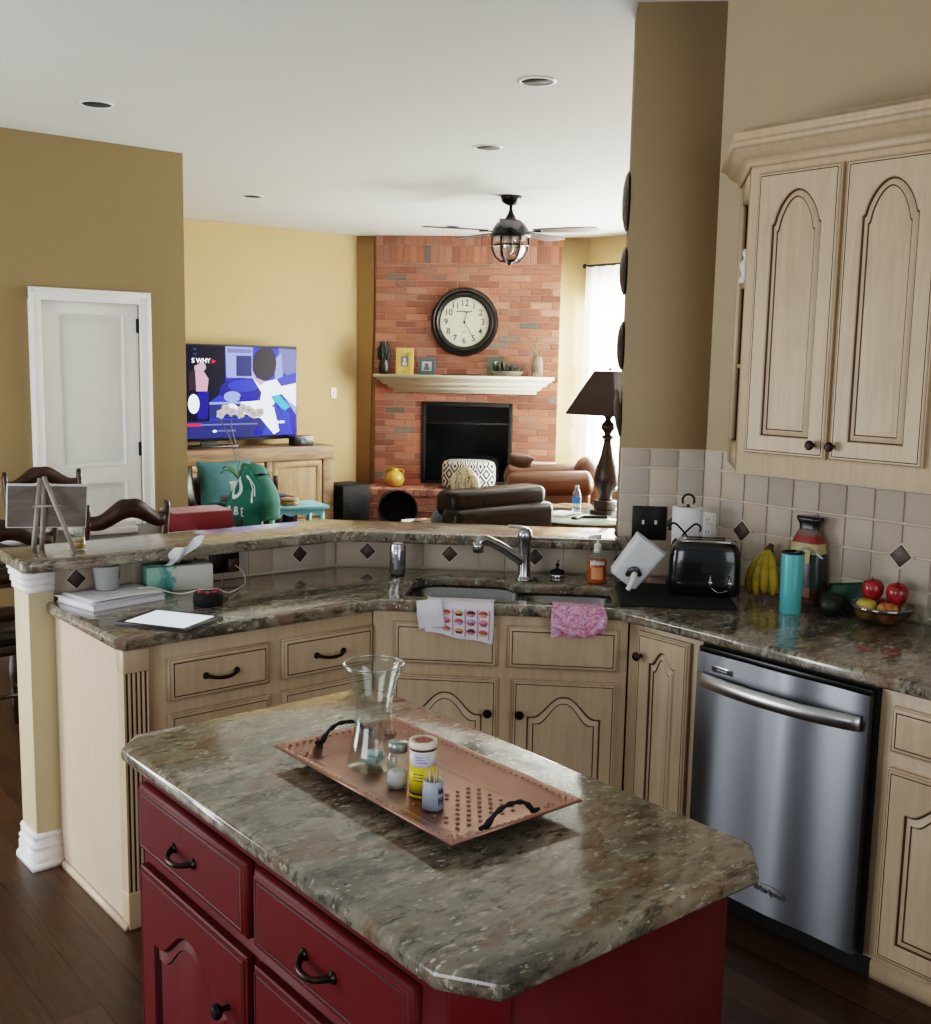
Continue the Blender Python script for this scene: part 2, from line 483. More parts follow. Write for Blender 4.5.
# bar end post with stepped white capital and base
b = B(); box(b, (1.132, 3.60, 0), (1.216, 3.745, 1.029), bev=.003); struct('trim_2', b, MAT['post'])
PP = [(1.112, 3.80), (1.112, 3.60), (1.216, 3.60)]
PP = PP[::1]
b = B(); sweep(b, [(1.132, 3.745), (1.132, 3.60), (1.216, 3.60)], [(0, .95), (.007, .95), (.007, .966), (.003, .968), (.003, .971), (.012, .973), (.012, .989), (.007, .991), (.007, .994), (.017, .996), (.017, 1.010), (.012, 1.012), (.012, 1.015), (.022, 1.017), (.022, 1.029), (0, 1.029)])
struct('trim_3', b, MAT['white'], sharp=20)
b = B(); sweep(b, [(1.132, 3.745), (1.132, 3.60), (1.216, 3.60)], [(0, 0), (.026, 0), (.026, .014), (.020, .024), (.016, .025), (.016, .058), (.010, .064), (.015, .07), (.015, .08), (.008, .084), (.008, .105), (.011, .11), (.003, .122), (0, .122)])
struct('trim_4', b, MAT['white'], sharp=20)

# ------------------------------------------------------------------ tiled splashes
def tiles(name, x0, x1, xs, zs, dia, loc, rotz, dsz=.034):
    rnd = random.Random(hash(name) % 1000 if False else len(name) * 7 + int(x1 * 10))
    b = B(); box(b, (x0, -.003, zs[0]), (x1, .0, zs[-1]), 1)
    xs = [x for x in xs if x0 + .012 < x < x1 - .012]; xs = [x0] + xs + [x1]
    for xa, xb in zip(xs[:-1], xs[1:]):
        for za, zb in zip(zs[:-1], zs[1:]):
            g = .0026; v = rnd.uniform(-1, 1)
            vs = box(b, (xa + g, -.0105, za + g), (xb - g, -.002, zb - g), 0, bev=.0035)
            k = .9 + .09 * v; w = rnd.uniform(-.015, .02)
            paint_faces(b, vs, (.565 * k + w, .485 * k, .395 * k - w))
    for x, z in dia:
        M = T(x, -.0105, z) @ RY(pi / 4)
        box(b, (-dsz - .004, -.001, -dsz - .004), (dsz + .004, .006, dsz + .004), 1, M=M)
        box(b, (-dsz, -.0055, -dsz), (dsz, .006, dsz), 2, bev=.003, M=M)
    return struct(name, b, [MAT['tile'], MAT['grout'], MAT['slate']], loc=loc, rotz=rotz, sharp=50)
ZT = [.914, 1.0145, 1.122, 1.2295, 1.337, 1.41]
tiles('trim_5', 0.0, 2.3, [.19 + .105 * k for k in range(-1, 21)], ZT, [(.19, 1.122), (.82, 1.122), (1.45, 1.122)], (3.37, 2.63, 0), -pi / 2, .027)
tiles('trim_6', 0.0, .319, [.006, .113, .22], ZT, [(.21, 1.122), (.017, .973)], (3.1414, 2.8586, 0), -pi / 4, .024)
xb = [.0]
dd = [.13, .459, .796]
tiles('trim_7', 0.0, 1.112, [.245, .35, .575, .68, .91, 1.02], [.914, 1.029], [(x, .973) for x in dd], (2.35, 3.645, 0), -pi / 4, .023)
tiles('trim_8', 0.0, 1.128, [.17, .275, .38, .63, .735, .84, 1.075], [.914, 1.029], [(.085, .973), (.52, .973), (.958, .973)], (1.218, 3.645, 0), 0, .023)

# ================================================================== CABINETRY (local frame: front is y=0 facing -y)
def arch(style, u):
    u = min(1, abs(u))
    if style == 'round':
        v = min(1, u / .93); return (1 - v ** 1.9) ** .72 if v < 1 else 0.0
    if style == 'cath':
        if u > .86: return 0.0
        v = u / .86; return .5 + .5 * cos(pi * v ** 1.15)
    if style == 'swan':
        if u > .82: return 0.0
        v = u / .82; return (.5 + .5 * cos(pi * v)) ** .85
    return 0.0

def door_mesh(x0, x1, z0, z1, style='flat', rise=.0, fw=.05, t=.02, K=26):
    b = B(); L = []
    w = x1 - x0
    def rect(i, y):
        return [(x0 + i, y, z0 + i), (x1 - i, y, z0 + i)] + [(x1 - i - (w - 2 * i) * k / K, y, z1 - i) for k in range(K + 1)]
    def arc(i, y):
        xa, xb = x0 + fw + i, x1 - fw - i; zb = z1 - fw - rise - i * 1.12
        pts = [(xa, y, z0 + fw + i), (xb, y, z0 + fw + i)]
        for k in range(K + 1):
            u = 1 - 2 * k / K
            pts.append((xb - (xb - xa) * k / K, y, zb + rise * arch(style, u)))
        return pts
    seq = [(rect(.0, -.001), 0), (rect(0, -t + .006), 0), (rect(.003, -t + .004), 0), (rect(.0045, -t + .004), 1), (rect(.0075, -t), 0),
           (rect(.0115, -t), 0), (rect(.0125, -t + .002), 1), (rect(.0145, -t), 1),
           (arc(0, -t), 0), (arc(.0025, -t + .004), 0), (arc(.0055, -t + .009), 1), (arc(.0075, -t + .009), 1), (arc(.011, -t + .007), 0), (arc(.019, -t + .003), 0), (arc(.022, -t + .002), 0), (arc(.0238, -t + .005), 1), (arc(.026, -t + .005), 1), (arc(.04, -t + .001), 0)]
    prev = None
    for pts, m in seq:
        vs = [b.verts.new(p) for p in pts]
        if prev:
            n = len(vs)
            for i in range(n):
                f = b.faces.new((prev[i], prev[(i + 1) % n], vs[(i + 1) % n], vs[i])); f.material_index = m
        prev = vs
    # close the field as strips
    vs = prev; top = vs[2:]
    bl, br = vs[0], vs[1]
    mid = [b.verts.new((v.co.x, v.co.y, bl.co.z)) for v in top]
    for i in range(K): b.faces.new((mid[i], top[i], top[i + 1], mid[i + 1]))
    bmesh.ops.remove_doubles(b, verts=[bl, br, mid[0], mid[-1]], dist=1e-6)
    return b

def drawer_mesh(x0, x1, z0, z1, t=.02, field=True):
    b = B()
    st = [(0, -.001, 0), (0, -t + .008, 0), (.004, -t + .005, 0), (.0055, -t + .005, 1), (.009, -t, 0), (.014, -t, 0), (.0155, -t + .0015, 1), (.018, -t, 1)]
    if field: st += [(.022, -t, 0)]
    frame_panel(b, x0, x1, z0, z1, 0, st)
    return b

def knob(parent, x, z, y=-.02):
    b = B(); lathe(b, [(.006, 0), (.0055, .012), (.008, .015), (.0145, .02), (.016, .026), (.012, .032), (.001, .034)], 14, M=T(x, y, z) @ RX(pi / 2))
    return mk('knob', b, MAT['bronze'], parent)

def pull(parent, x, z, w=.1, y=-.02):
    b = B(); pts = []; rr = []
    for k in range(13):
        u = -1 + 2 * k / 12
        pts.append((x + u * w / 2, y - .026 * (1 - abs(u) ** 3.0) - .002, z - .007 * (1 - u * u))); rr.append(.0048 + .0022 * abs(u) ** 4 + .001 * (1 - abs(u)))
    tube(b, pts, rr, 10)
    for s in (-1, 1): lathe(b, [(.011, 0), (.0105, .003), (.006, .007)], 14, M=T(x + s * w / 2, y, z) @ RX(pi / 2))
    return mk('handle', b, MAT['bronze'], parent)

def carcass(parent, w, d, toe=.09, ht=.873, mat='cab', recess=.06, open_top=False, bot=None):
    b = B()
    box(b, (0, 0, toe), (w, d, ht), bev=.002)
    if open_top:
        for f in [f for f in b.faces if f.normal.z > .9 and f.calc_center_median().z > ht - .004]: b.faces.remove(f)
    box(b, (.0, recess, 0), (w, d, toe + .001), bot or 0)
    return mk('carcass', b, [MAT[mat], MAT['glaze'], MAT['matte']], parent)

CG = [MAT['cab'], MAT['glaze']]
# --- left run
LW = .893
kab = thing('base_cabinet', 'cream glazed base cabinet with two drawers and fluted corner post, left of the sink', 'cabinet', (1.217, 3.04, 0), 0, 'kitchen base cabinets')
carcass(kab, LW, .59, .07)
b = B(); box(b, (-.0035, .03, .02), (.0, .57, .872)); mk('end_panel', b, MAT['cabend'], kab)
b = B(); sweep(b, [(0, .56), (0, -.016)], [(.0035, 0), (.018, 0), (.016, .012), (.008, .02), (.0035, .022)]); mk('shoe_molding', b, MAT['cabend'], kab)
b = B()
box(b, (-.006, -.022, .80), (.078, .03, .872), bev=.004); box(b, (-.006, -.022, 0), (.078, .03, .118), bev=.004)
n = 5
pr = [(0.0, -.018)]
prof = []
fw_ = .072 / n
for i in range(n):
    x = i * fw_
    prof += [(x + .002, -.018, 0), (x + .004, -.017, 0)] + [(x + .004 + (fw_ - .006) * k / 5, -.017 + .0065 * sin(pi * k / 5), 1) for k in range(1, 5)] + [(x + fw_ - .002, -.017, 0)]
prof += [(.072, -.018, 0)]
lo = [b.verts.new((x, y, .118)) for x, y, m in prof]; hi = [b.verts.new((x, y, .80)) for x, y, m in prof]
for i in range(len(prof) - 1):
    f = b.faces.new((lo[i], lo[i + 1], hi[i + 1], hi[i])); f.material_index = 1 if prof[i][2] and prof[i + 1][2] else 0
box(b, (0, -.010, .118), (.072, .03, .80)); box(b, (-.0036, -.0175, .118), (.0022, .03, .80)); box(b, (.0715, -.0175, .118), (.0735, .0, .80))
mk('corner_post', b, CG, kab, sharp=60)
for x0, x1 in ((.138, .482), (.531, .886)):
    d = mk('drawer', drawer_mesh(x0, x1, .687, .822), CG, kab); pull(d, (x0 + x1) / 2, .753, .105)
    mk('door', door_mesh(x0, x1, .12, .648, 'cath', .07), CG, kab)

# --- sink cabinet, turned 45 degrees; origin at its left front corner
SX, SY = 2.112, 3.038
sk = thing('sink_cabinet', 'cream glazed corner sink cabinet with two false drawer fronts and arched doors', 'cabinet', (SX, SY, 0), -pi / 4, 'kitchen base cabinets')
S0 = (SX - SY) / R2                      # s of the origin
SL = .873
b = B()
prism(b, [(0, 0), (SL, 0), (SL, .02), (0, .02)], .07, .873)
prism(b, [(0, 0.06), (SL, .06), (SL, .08), (0, .08)], 0, .07)
box(b, (0.0, .02, .07), (SL, .5, .09))
mk('carcass', b, CG, sk)
for x0, x1 in ((.075, .432), (.468, .842)):
    mk('drawer_front', drawer_mesh(x0, x1, .692, .838), CG, sk)
for x0, x1, kx in ((.075, .436, .405), (.487, .842, .515)):
    d = mk('door', door_mesh(x0, x1, .12, .651, 'cath', .075), CG, sk); knob(d, kx, .535)
# --- narrow cabinet right of the sink
nc = thing('base_cabinet', 'narrow cream glazed base cabinet with one tall arched door, beside the dishwasher', 'cabinet', (2.732, 2.416, 0), -pi / 2, 'kitchen base cabinets')
carcass(nc, .31, .6, .07)
d = mk('door', door_mesh(.05, .268, .11, .85, 'cath', .045, .052), CG, nc); knob(d, .072, .77)
# --- right cabinet
rc = thing('base_cabinet', 'cream glazed base cabinet with drawer over arched door, right of the dishwasher', 'cabinet', (2.732, 1.497, 0), -pi / 2, 'kitchen base cabinets')
carcass(rc, .86, .6, .085)
b = B(); sweep(b, [(0, .055), (.86, .055)], [(0, 0), (.012, 0), (.012, .05), (.004, .062), (0, .062)]); mk('toe_board', b, MAT['cab'], rc)
for x0, x1 in ((.042, .40), (.44, .82)):
    d = mk('drawer', drawer_mesh(x0, x1, .70, .828), CG, rc); pull(d, (x0 + x1) / 2, .762, .1)
    d = mk('door', door_mesh(x0, x1, .105, .655, 'cath', .06, .055), CG, rc); knob(d, x1 - .03, .56)

# --- dishwasher
dw = thing('dishwasher', 'stainless steel dishwasher with curved bar handle under the granite counter', 'dishwasher', (2.70, 2.098, 0), -pi / 2)
b = B()
NU = 60
grid(b, lambda u, v: (.004 + .588 * u, -.009 - .0055 * sin(pi * u) - .0022 * sin(4.4 * pi * u + .6) * sin(pi * min(1, u * 6) / 2) - .0015 * sin(pi * v), .095 + .752 * v), NU, 12)
for v in list(b.verts): pass
ext = bmesh.ops.extrude_face_region(b, geom=list(b.faces))
bmesh.ops.translate(b, verts=[v for v in ext['geom'] if isinstance(v, bmesh.types.BMVert)], vec=(0, .026, 0))
bmesh.ops.recalc_face_normals(b, faces=b.faces)
mk('door_panel', b, MAT['steel'], dw)
b = B(); box(b, (0, .022, .09), (.6, .58, .868)); box(b, (0.0, .075, 0), (.6, .58, .09)); mk('tub', b, MAT['matte'], dw)
b = B(); box(b, (.004, -.004, .848), (.592, .03, .862), bev=.003); mk('control_strip', b, MAT['black'], dw)
b = B(); rings = []
for k in range(25):
    u = -1 + 2 * k / 24; x = .298 + u * .276; y = -.02 - .042 * (1 - u * u) ** .8 if abs(u) < 1 else -.02
    z = .765
    rings.append([(x, y - .006, z - .021), (x, y - .009, z), (x, y - .006, z + .021), (x, y + .004, z + .022), (x, y + .004, z - .022)])
ring_loft(b, rings); mk('handle', b, MAT['handle'], dw, sharp=50)
b = B(); box(b, (.062, -.0135, .793), (.142, -.008, .813), 0, bev=.002); box(b, (.066, -.0145, .797), (.138, -.012, .809), 1); 
text(b, 'Whirlpool', .009, T(.102, -.0147, .803) @ UP, 2)
mk('badge', b, [MAT['chrome'], MAT['black'], MAT['paper']], dw, label='small dark maker plate')
b = B(); text(b, 'Whirlpool', .026, T(.315, -.0192, .172) @ UP, 0, .0004, bold=.0003)
tube(b, [(.262 + .052 * (1 + cos(a)) , -.0190, .176 + .016 * sin(a)) for a in [pi * .1 + pi * 1.15 * k / 12 for k in range(13)]], .0009, 4)
mk('lettering', b, plain('grey_lettering', '4A4B4D', .5), dw, label='small grey script lettering')

# --- upper cabinet
uc = thing('upper_cabinet', 'cream glazed wall cabinet with arched doors, crown molding and open end shelves', 'cabinet', (3.04, 2.245, 0), -pi / 2)
b = B(); box(b, (0, 0, 1.376), (1.3, .329, 2.42), bev=.002)
mk('carcass', b, CG, uc)
b = B()
tri = [(0, .002), (0, .329), (-.286, .329)]
def trishelf(z0, z1, k=0.0): prism(b, [(-.001, .006 + k), (-.001, .3285), (-.283 + k, .3285)], z0, z1)
box(b, (-.002, .01, 1.46), (.0005, .325, 2.30), 1); trishelf(1.376, 1.46); trishelf(1.722, 1.738, .012); trishelf(2.004, 2.020, .012); trishelf(2.30, 2.42)  # dark inner sheet paints the shade inside the open shelves
nx, ny = Vector((.327, .286)).normalized()
dirv = Vector((-.286, .327)).normalized(); nrm = Vector((-.327, -.286)).normalized()
def stile(t0, t1):
    p = [Vector((0, .002)) + dirv * t for t in (t0, t1)]
    q = [v - nrm * .018 for v in (p[1], p[0])]
    prism(b, [tuple(v) for v in (p[0], p[1], q[0], q[1])][::-1], 1.376, 2.42)
stile(0, .07); stile(.36, .432)
mk('end_shelf', b, CG, uc, label='open angled end shelves')
b = B()
sweep(b, [(-.286, .329), (0, 0), (1.3, 0)], [(0, 2.37), (.006, 2.37), (.012, 2.382), (.008, 2.388), (.026, 2.392), (.040, 2.402), (.056, 2.42), (.060, 2.424), (.072, 2.426), (.072, 2.442), (.054, 2.444), (.052, 2.455), (.060, 2.462), (.062, 2.472), (.034, 2.474), (.030, 2.492), (0, 2.492)])
mk('crown_molding', b, CG, uc, sharp=30)
for x0, x1, kx in ((.04, .342, .303), (.356, .66, .372), (.70, 1.0, .96)):
    d = mk('door', door_mesh(x0, x1, 1.445, 2.345, 'round', .105, .06, .021), CG, uc); knob(d, kx, 1.489)

# --- island
IX, IY = .905, 2.16
isl = thing('kitchen_island', 'barn red kitchen island with drawers over arched doors, in the foreground', 'kitchen island', (IX, IY, 0), -pi / 2)
RG = [MAT['red'], MAT['redline']]
b = B(); prism(b, [(0, 0), (0, .55), (1.115, .55), (1.115, .068), (1.045, 0)][::-1], .09, .873)
prism(b, [(0.02, .06), (0.02, .53), (1.06, .53), (1.06, .06)][::-1], 0, .091)
mk('carcass', b, RG, isl)
for x0, x1 in ((.018, .490), (.517, .990)):
    d = mk('drawer', drawer_mesh(x0, x1, .683, .83, .022), RG, isl); pull(d, (x0 + x1) / 2 - .012, .752, .088, -.022)
for x0, x1, kx in ((.018, .490, .425), (.517, .990, .565)):
    d = mk('door', door_mesh(x0, x1, .115, .648, 'cath', .078, .072, .022), RG, isl); knob(d, kx, .522, -.022)
b = B(); L_ = sqrt(.07 ** 2 + .068 ** 2)
prof = []
n = 6; fw_ = .076 / n
for i in range(n):
    x = .01 + i * fw_
    prof += [(x + .001, -.006, 0)] + [(x + .002 + (fw_ - .004) * k / 5, -.006 + .006 * sin(pi * k / 5), 1) for k in range(0, 6)] + [(x + fw_ - .001, -.006, 0)]
lo = [b.verts.new((x, y, .13)) for x, y, m in prof]; hi = [b.verts.new((x, y, .79)) for x, y, m in prof]
for i in range(len(prof) - 1):
    f = b.faces.new((lo[i], lo[i + 1], hi[i + 1], hi[i])); f.material_index = 1 if prof[i][2] and prof[i + 1][2] else 0
box(b, (.004, -.010, .79), (L_ - .004, .004, .87), bev=.003); box(b, (.004, -.010, .09), (L_ - .004, .004, .13), bev=.003)
bmesh.ops.transform(b, matrix=T(1.045, 0, 0) @ RZ(math.atan2(.068, .07)), verts=b.verts)
mk('corner_post', b, RG, isl, sharp=60)

b = slab([(.858, 2.16), (.858, 1.085), (.912, 1.005), (1.475, 1.0), (1.54, 1.06), (1.54, 2.15), (1.49, 2.215), (.91, 2.215)][::-1], .874, .914, .016)
tag(mk('island_countertop', b, MAT['granite']), 'grey brown granite countertop with clipped corners on the red island', 'countertop', 'granite countertops')

# --- kitchen countertop with sink cutout
def sc(s, c):  # plan point from (s, c): s along the sink front, c = x + y
    return ((c + s * R2) / 2, (c - s * R2) / 2)
ctop = [(1.19, 3.632), (1.19, 3.03), (1.215, 3.002), (2.108, 3.002), (2.69, 2.42), (2.69, .62), (3.358, .62), (3.358, 2.618), (2.34, 3.632)]
def rcorner(pts, r=.03, n=4):
    out = []
    m = len(pts)
    for i in range(m):
        p = Vector(pts[i]); a = (Vector(pts[i - 1]) - p).normalized(); c = (Vector(pts[(i + 1) % m]) - p).normalized()
        for k in range(n + 1):
            t = k / n; out.append(tuple(p + a * r * (1 - t) ** 2 + c * r * t ** 2))
    return out
hole = rcorner([sc(-.56, 5.24), sc(.165, 5.24), sc(.165, 5.64), sc(-.195, 5.64), sc(-.225, 5.76), sc(-.50, 5.76), sc(-.56, 5.66)], .04)
b = slab(ctop, .874, .914, .013, [hole])
tag(mk('kitchen_countertop', b, MAT['granite']), 'brown granite countertop running around the corner sink beneath the raised bar', 'countertop', 'granite countertops')
# --- raised bar top
b = slab(rcorner([(1.09, 3.53), (1.12, 3.50), (2.29, 3.50), (3.065, 2.725), (3.157, 2.818), (3.128, 2.849), (3.254, 2.976), (2.405, 3.83), (1.10, 3.83)], .008, 2), 1.03, 1.07, .012)
MAT['granite2'] = MAT['granite'].copy(); MAT['granite2'].name = 'bar_granite'
_n = MAT['granite2'].node_tree.nodes['Principled BSDF']; _n.inputs['Roughness'].default_value = .17; _n.inputs['Coat Weight'].default_value = .05
tag(mk('bar_countertop', b, MAT['granite2']), 'raised granite bar top over the tiled half wall behind the sink', 'countertop', 'granite countertops')

# --- sink: two undermount bowls in the sink frame (local x = s - S0, local y = (c - 5.15)/R2)
snk = thing('kitchen_sink', 'double bowl stainless steel sink set under the granite', 'sink', (SX, SY, 0), -pi / 4)
def bowl(s0, s1, c0, c1, depth):
    b = B(); x0, x1 = s0 - S0, s1 - S0; y0, y1 = (c0 - 5.15) / R2, (c1 - 5.15) / R2
    rings = []
    for ins, z in ((-.018, .872), (-.004, .872), (0, .868), (.006, .80), (.012, .74), (.04, .725), (.12, .722)):
        z2 = .874 - (.874 - z) * depth / .16
        rings.append([(x, y, z2) for x, y in rcorner([(x0 + ins, y0 + ins), (x1 - ins, y0 + ins), (x1 - ins, y1 - ins), (x0 + ins, y1 - ins)], max(.015, .06 - ins * .3), 5)])
    ring_loft(b, rings, 0, True, False, True)
    o = mk('bowl', b, MAT['sinksteel'], snk, solid=.002)
    b = B(); cx, cy = (x0 + x1) / 2, (y0 + y1) / 2
    lathe(b, [(.04, .001), (.042, .004), (.03, .004), (.026, -.002), (.001, -.002)], 20, c=(cx, cy, .722 - (.16 * depth / .16 - .152) )); mk('drain', b, MAT['chrome'], o)
bowl(-.555, -.165, 5.25, 5.75, .16); bowl(-.135, .16, 5.25, 5.635, .14)
# ================================================================== THINGS ON THE COUNTERS
def thin_glass(name, tint='F4F8F6', edge=.55, base=.05, rough=.02, edgecol='FFFFFF'):
    """thin clear walls: mostly transmits, reflects more at grazing angles"""
    m = NT(name); t = m.t
    tr = m.n('ShaderNodeBsdfTransparent'); tr.inputs[0].default_value = lin(tint)
    gl = m.n('ShaderNodeBsdfGlossy'); gl.inputs['Roughness'].default_value = rough; gl.inputs[0].default_value = lin(edgecol)
    lw = m.n('ShaderNodeLayerWeight'); lw.inputs[0].default_value = .35
    f = m.math('ADD', m.math('MULTIPLY', m.math('POWER', lw.outputs['Facing'], 2.2), edge), base)
    mx = m.n('ShaderNodeMixShader'); m.l(f, mx.inputs[0]); m.l(tr.outputs[0], mx.inputs[1]); m.l(gl.outputs[0], mx.inputs[2])
    out = t.nodes['Material Output']; m.l(mx.outputs[0], out.inputs[0])
    t.nodes.remove(m.b)
    return m.m
MAT['thin'] = thin_glass('thin_clear_glass')
MAT['pane'] = thin_glass('window_glass', 'FBFDFC', .3, .03)
for o in bpy.data.objects:
    if o.type == 'MESH' and o.name.startswith('pane'): o.data.materials[0] = MAT['pane']
CT = .914
def onC(x, y, dz=0): return (x, y, CT + dz)

# --- serving tray
MAT['copper'] = plain('hammered_copper', 'B4897A', .3, .8, var=.25, scale=9)
tray = thing('serving_tray', 'rectangular copper tray with studded flared rim on the island countertop', 'tray', (1.222, 1.600, .914), 0)
b = B(); hx, hy = .152, .288
rings = []
for ins, z in ((.0, .033), (.002, .035), (.006, .034), (.02, .026), (.052, .008), (.058, .009), (.064, .006), (.075, .0045)):
    rings.append([(x, y, z) for x, y in [(-hx + ins, -hy + ins), (hx - ins, -hy + ins), (hx - ins, hy - ins), (-hx + ins, hy - ins)]])
low = [[(x, y, z - .0035) for x, y, z in r] for r in rings]
ring_loft(b, list(reversed(low)) + rings, 0, True, True, True)
def stud(x, y, z, r): lathe(b, [(r, 0), (r * .8, r * .5), (.0003, r * .75)], 7, c=(x, y, z))
for sx_ in (-1, 1):
    for k in range(34):
        y = -hy + .016 + (2 * hy - .032) * k / 33
        stud(sx_ * (hx - .011), y, .0305, .0036)
for sy_ in (-1, 1):
    for k in range(18):
        x = -hx + .016 + (2 * hx - .032) * k / 17
        stud(x, sy_ * (hy - .011), .0305, .0036)
for i in range(6):
    for j in range(13):
        sx0, sy0 = -.065 + .026 * i + (.013 if j % 2 else 0), -.198 + .016 * j
        if sy0 < -.06 and (sx0 + .046) ** 2 + (sy0 + .103) ** 2 > .0011: stud(sx0, sy0, .0045, .0046)
for sx_ in (-1, 1):            # rolled scrolls at the corners
    for sy_ in (-1, 1):
        for k in range(5): lathe(b, [(.011 - .001 * k, 0), (.008, .004), (.0005, .006)], 10, c=(sx_ * (hx - .032 - .004 * k), sy_ * (hy - .034 - .006 * (k % 3)), .016))
mk('tray_body', b, MAT['copper'], tray, sharp=25)
for sy_ in (-1, 1):
    b = B(); pts = []; rr = []
    for k in range(17):
        u = -1 + 2 * k / 16
        pts.append((u * .055, sy_ * (hy - .026 + .004 * (1 - u * u)), .027 + .03 * (1 - abs(u) ** 2.6))); rr.append(.0042 + .0012 * sin(k * 1.9) + .002 * abs(u) ** 6)
    tube(b, pts, rr, 8)
    for u in (-1, 1):
        tube(b, [(u * .055, sy_ * (hy - .026), .027), (u * .07, sy_ * (hy - .026), .0285)], [.007, .003], 8)
    mk('handle', b, MAT['matte'], tray, label='black wrought iron handle')
TZ = .914 + .0055

vas = thing('vase', 'tall clear glass vase with flared rim standing on the copper tray', 'vase', (1.203, 1.728, TZ))
b = B()
prof = [(.020, .004), (.044, .002), (.050, .004), (.0515, .012), (.050, .026), (.043, .06), (.0375, .09), (.0365, .112), (.040, .145), (.048, .178), (.0575, .205), (.0605, .214)]
lathe(b, prof + [(r - .0025, z) for r, z in reversed(prof[2:])] + [(.001, .012)], 40, cap0=True, cap1=True)
mk('body', b, MAT['thin'], vas)
b = B(); tube(b, [(.0593 * cos(a), .0593 * sin(a), .214) for a in [2 * pi * k / 40 for k in range(40)]], .0017, 6, closed=True)
mk('rim', b, thin_glass('glass_rim', 'E8F0EE', .7, .25), vas)
b = B(); box(b, (-.019, -.014, 0), (.019, .014, .012), bev=.002); box(b, (-.017, -.012, .012), (.017, .012, .022), 1, bev=.002, M=RY(.25))
tag(mk('soap_bar', b, [plain('pale_blue_soap', 'BFD6DA', .5), plain('blue_white_soap', 'D3E2E6', .5)], loc=(1.205, 1.728, TZ + .0125), rotz=.5), 'small pale blue soap bar lying inside the glass vase', 'soap')

jar = thing('spice_jar', 'small clear glass jar with metal lid and white contents on the tray', 'jar', (1.186, 1.621, TZ))
b = B(); prof = [(.018, 0), (.021, .003), (.0215, .03), (.0215, .055), (.019, .066), (.016, .07), (.016, .078)]
lathe(b, prof, 24, cap1=False); mk('body', b, MAT['thin'], jar)
b = B(); lathe(b, [(.019, .0025), (.020, .01), (.0195, .026), (.014, .031), (.005, .029)], 20); mk('contents', b, plain('salt', 'F2F2F4', .9), jar)
b = B(); lathe(b, [(.0185, .070), (.0185, .086), (.017, .088), (.001, .088)], 24); mk('lid', b, plain('grey_metal_lid', '9AA5A2', .3, .7), jar)

can = thing('seasoning_can', 'yellow and white seasoning canister with red topped lid on the tray', 'can', (1.2, 1.56, TZ))
YEL = plain('yellow_label', 'E9CF12', .4, var=.03); BRN = plain('brown_band', '4A2A14', .4); WL = plain('white_label', 'E9E6E2', .4, var=.03)
b = B(); R = .0255
for r0, z0, z1, mi in ((.0262, 0, .006, 0), (.0258, .006, .011, 1), (R, .011, .06, 0), (R, .06, .09, 2), (R, .09, .095, 1)):
    lathe(b, [(r0, z0), (r0, z1)], 32, mi, cap0=True, cap1=True)
def wrap(z0, z1, a0, a1, mi, r=R + .0003, n=8):
    grid(b, lambda u, v: (r * cos(a0 + (a1 - a0) * u), r * sin(a0 + (a1 - a0) * u), z0 + (z1 - z0) * v), n, 1, mi)
AV = -pi / 2 - .62                     # side turned towards the kitchen's near end
wrap(.066, .086, AV - .7, AV + .5, 3)
for k in range(3): wrap(.069 + .005 * k, .0705 + .005 * k, AV - .6, AV + .3 - .2 * k, 4, R + .0006)
for k in range(7): wrap(.016, .032, AV + .25 + .07 * k, AV + .25 + .07 * k + (.045 if k % 2 else .025), 5, R + .0006, 1)
for k in range(3): wrap(.046 - .006 * k, .0475 - .006 * k, AV - .8, AV + .0, 1, R + .0005)
mk('body', b, [YEL, BRN, WL, plain('lavender_label', 'C9CBE2', .5), plain('blue_print', '5A62A8', .5), MAT['black']], can)
b = B(); lathe(b, [(.0268, .095), (.0272, .098), (.0272, .104), (.026, .107), (.021, .1075), (.020, .1055), (.001, .1055)], 32)
for k in range(40):
    a, rr = k * 2.4, .017 * sqrt((k + .5) / 40); ball(b, (rr * cos(a), rr * sin(a), .1062), .0018, 6, 1)
mk('lid', b, [plain('ivory_lid', 'EDE6D0', .35, var=.02), plain('red_lid_print', 'B4564A', .6)], can)

tph = thing('toothpick_holder', 'small pale blue ceramic toothpick holder with dark lettering on the tray', 'toothpick holder', (1.176, 1.497, TZ))
b = B(); lathe(b, [(.0195, 0), (.0205, .004), (.0195, .03), (.0185, .052), (.0175, .055), (.0155, .053), (.0155, .01), (.001, .01)], 28)
def tphw(z0, z1, a0, a1): grid(b, lambda u, v: ((.0202) * cos(a0 + (a1 - a0) * u), (.0202) * sin(a0 + (a1 - a0) * u), z0 + (z1 - z0) * v), 4, 1, 1)
A2 = AV + .75
for k in range(3): tphw(.012, .026, A2 + .25 * k - .3, A2 + .25 * k - .16)
tphw(.018, .021, A2 - .3, A2 + .1)
for k in range(6): tphw(.032 + .001 * (k % 2), .044 - .002 * (k % 3), A2 - .3 + .1 * k, A2 - .23 + .1 * k)
mk('body', b, [plain('pale_blue_glaze', 'A9B4C4', .35), plain('navy_print', '2C3550', .5)], tph)
tp = B(); cyl(tp, (0, 0, 0), (0, 0, .062), .0011, .0008, 6)
tpo = mk('toothpick', tp, plain('birch', 'D9C08E', .7)); tag(tpo, 'wooden toothpick standing in the pale blue holder', 'toothpick', 'toothpicks in the holder')
for k in range(12):
    o = tpo if k == 0 else dup(tpo)
    a = k * 2.4; r = .003 + .0088 * (k / 12)
    o.location = (1.176 + r * cos(a), 1.497 + r * sin(a), TZ + .0105); o.rotation_euler = (.08 * sin(a) * -1, .08 * cos(a), 0)

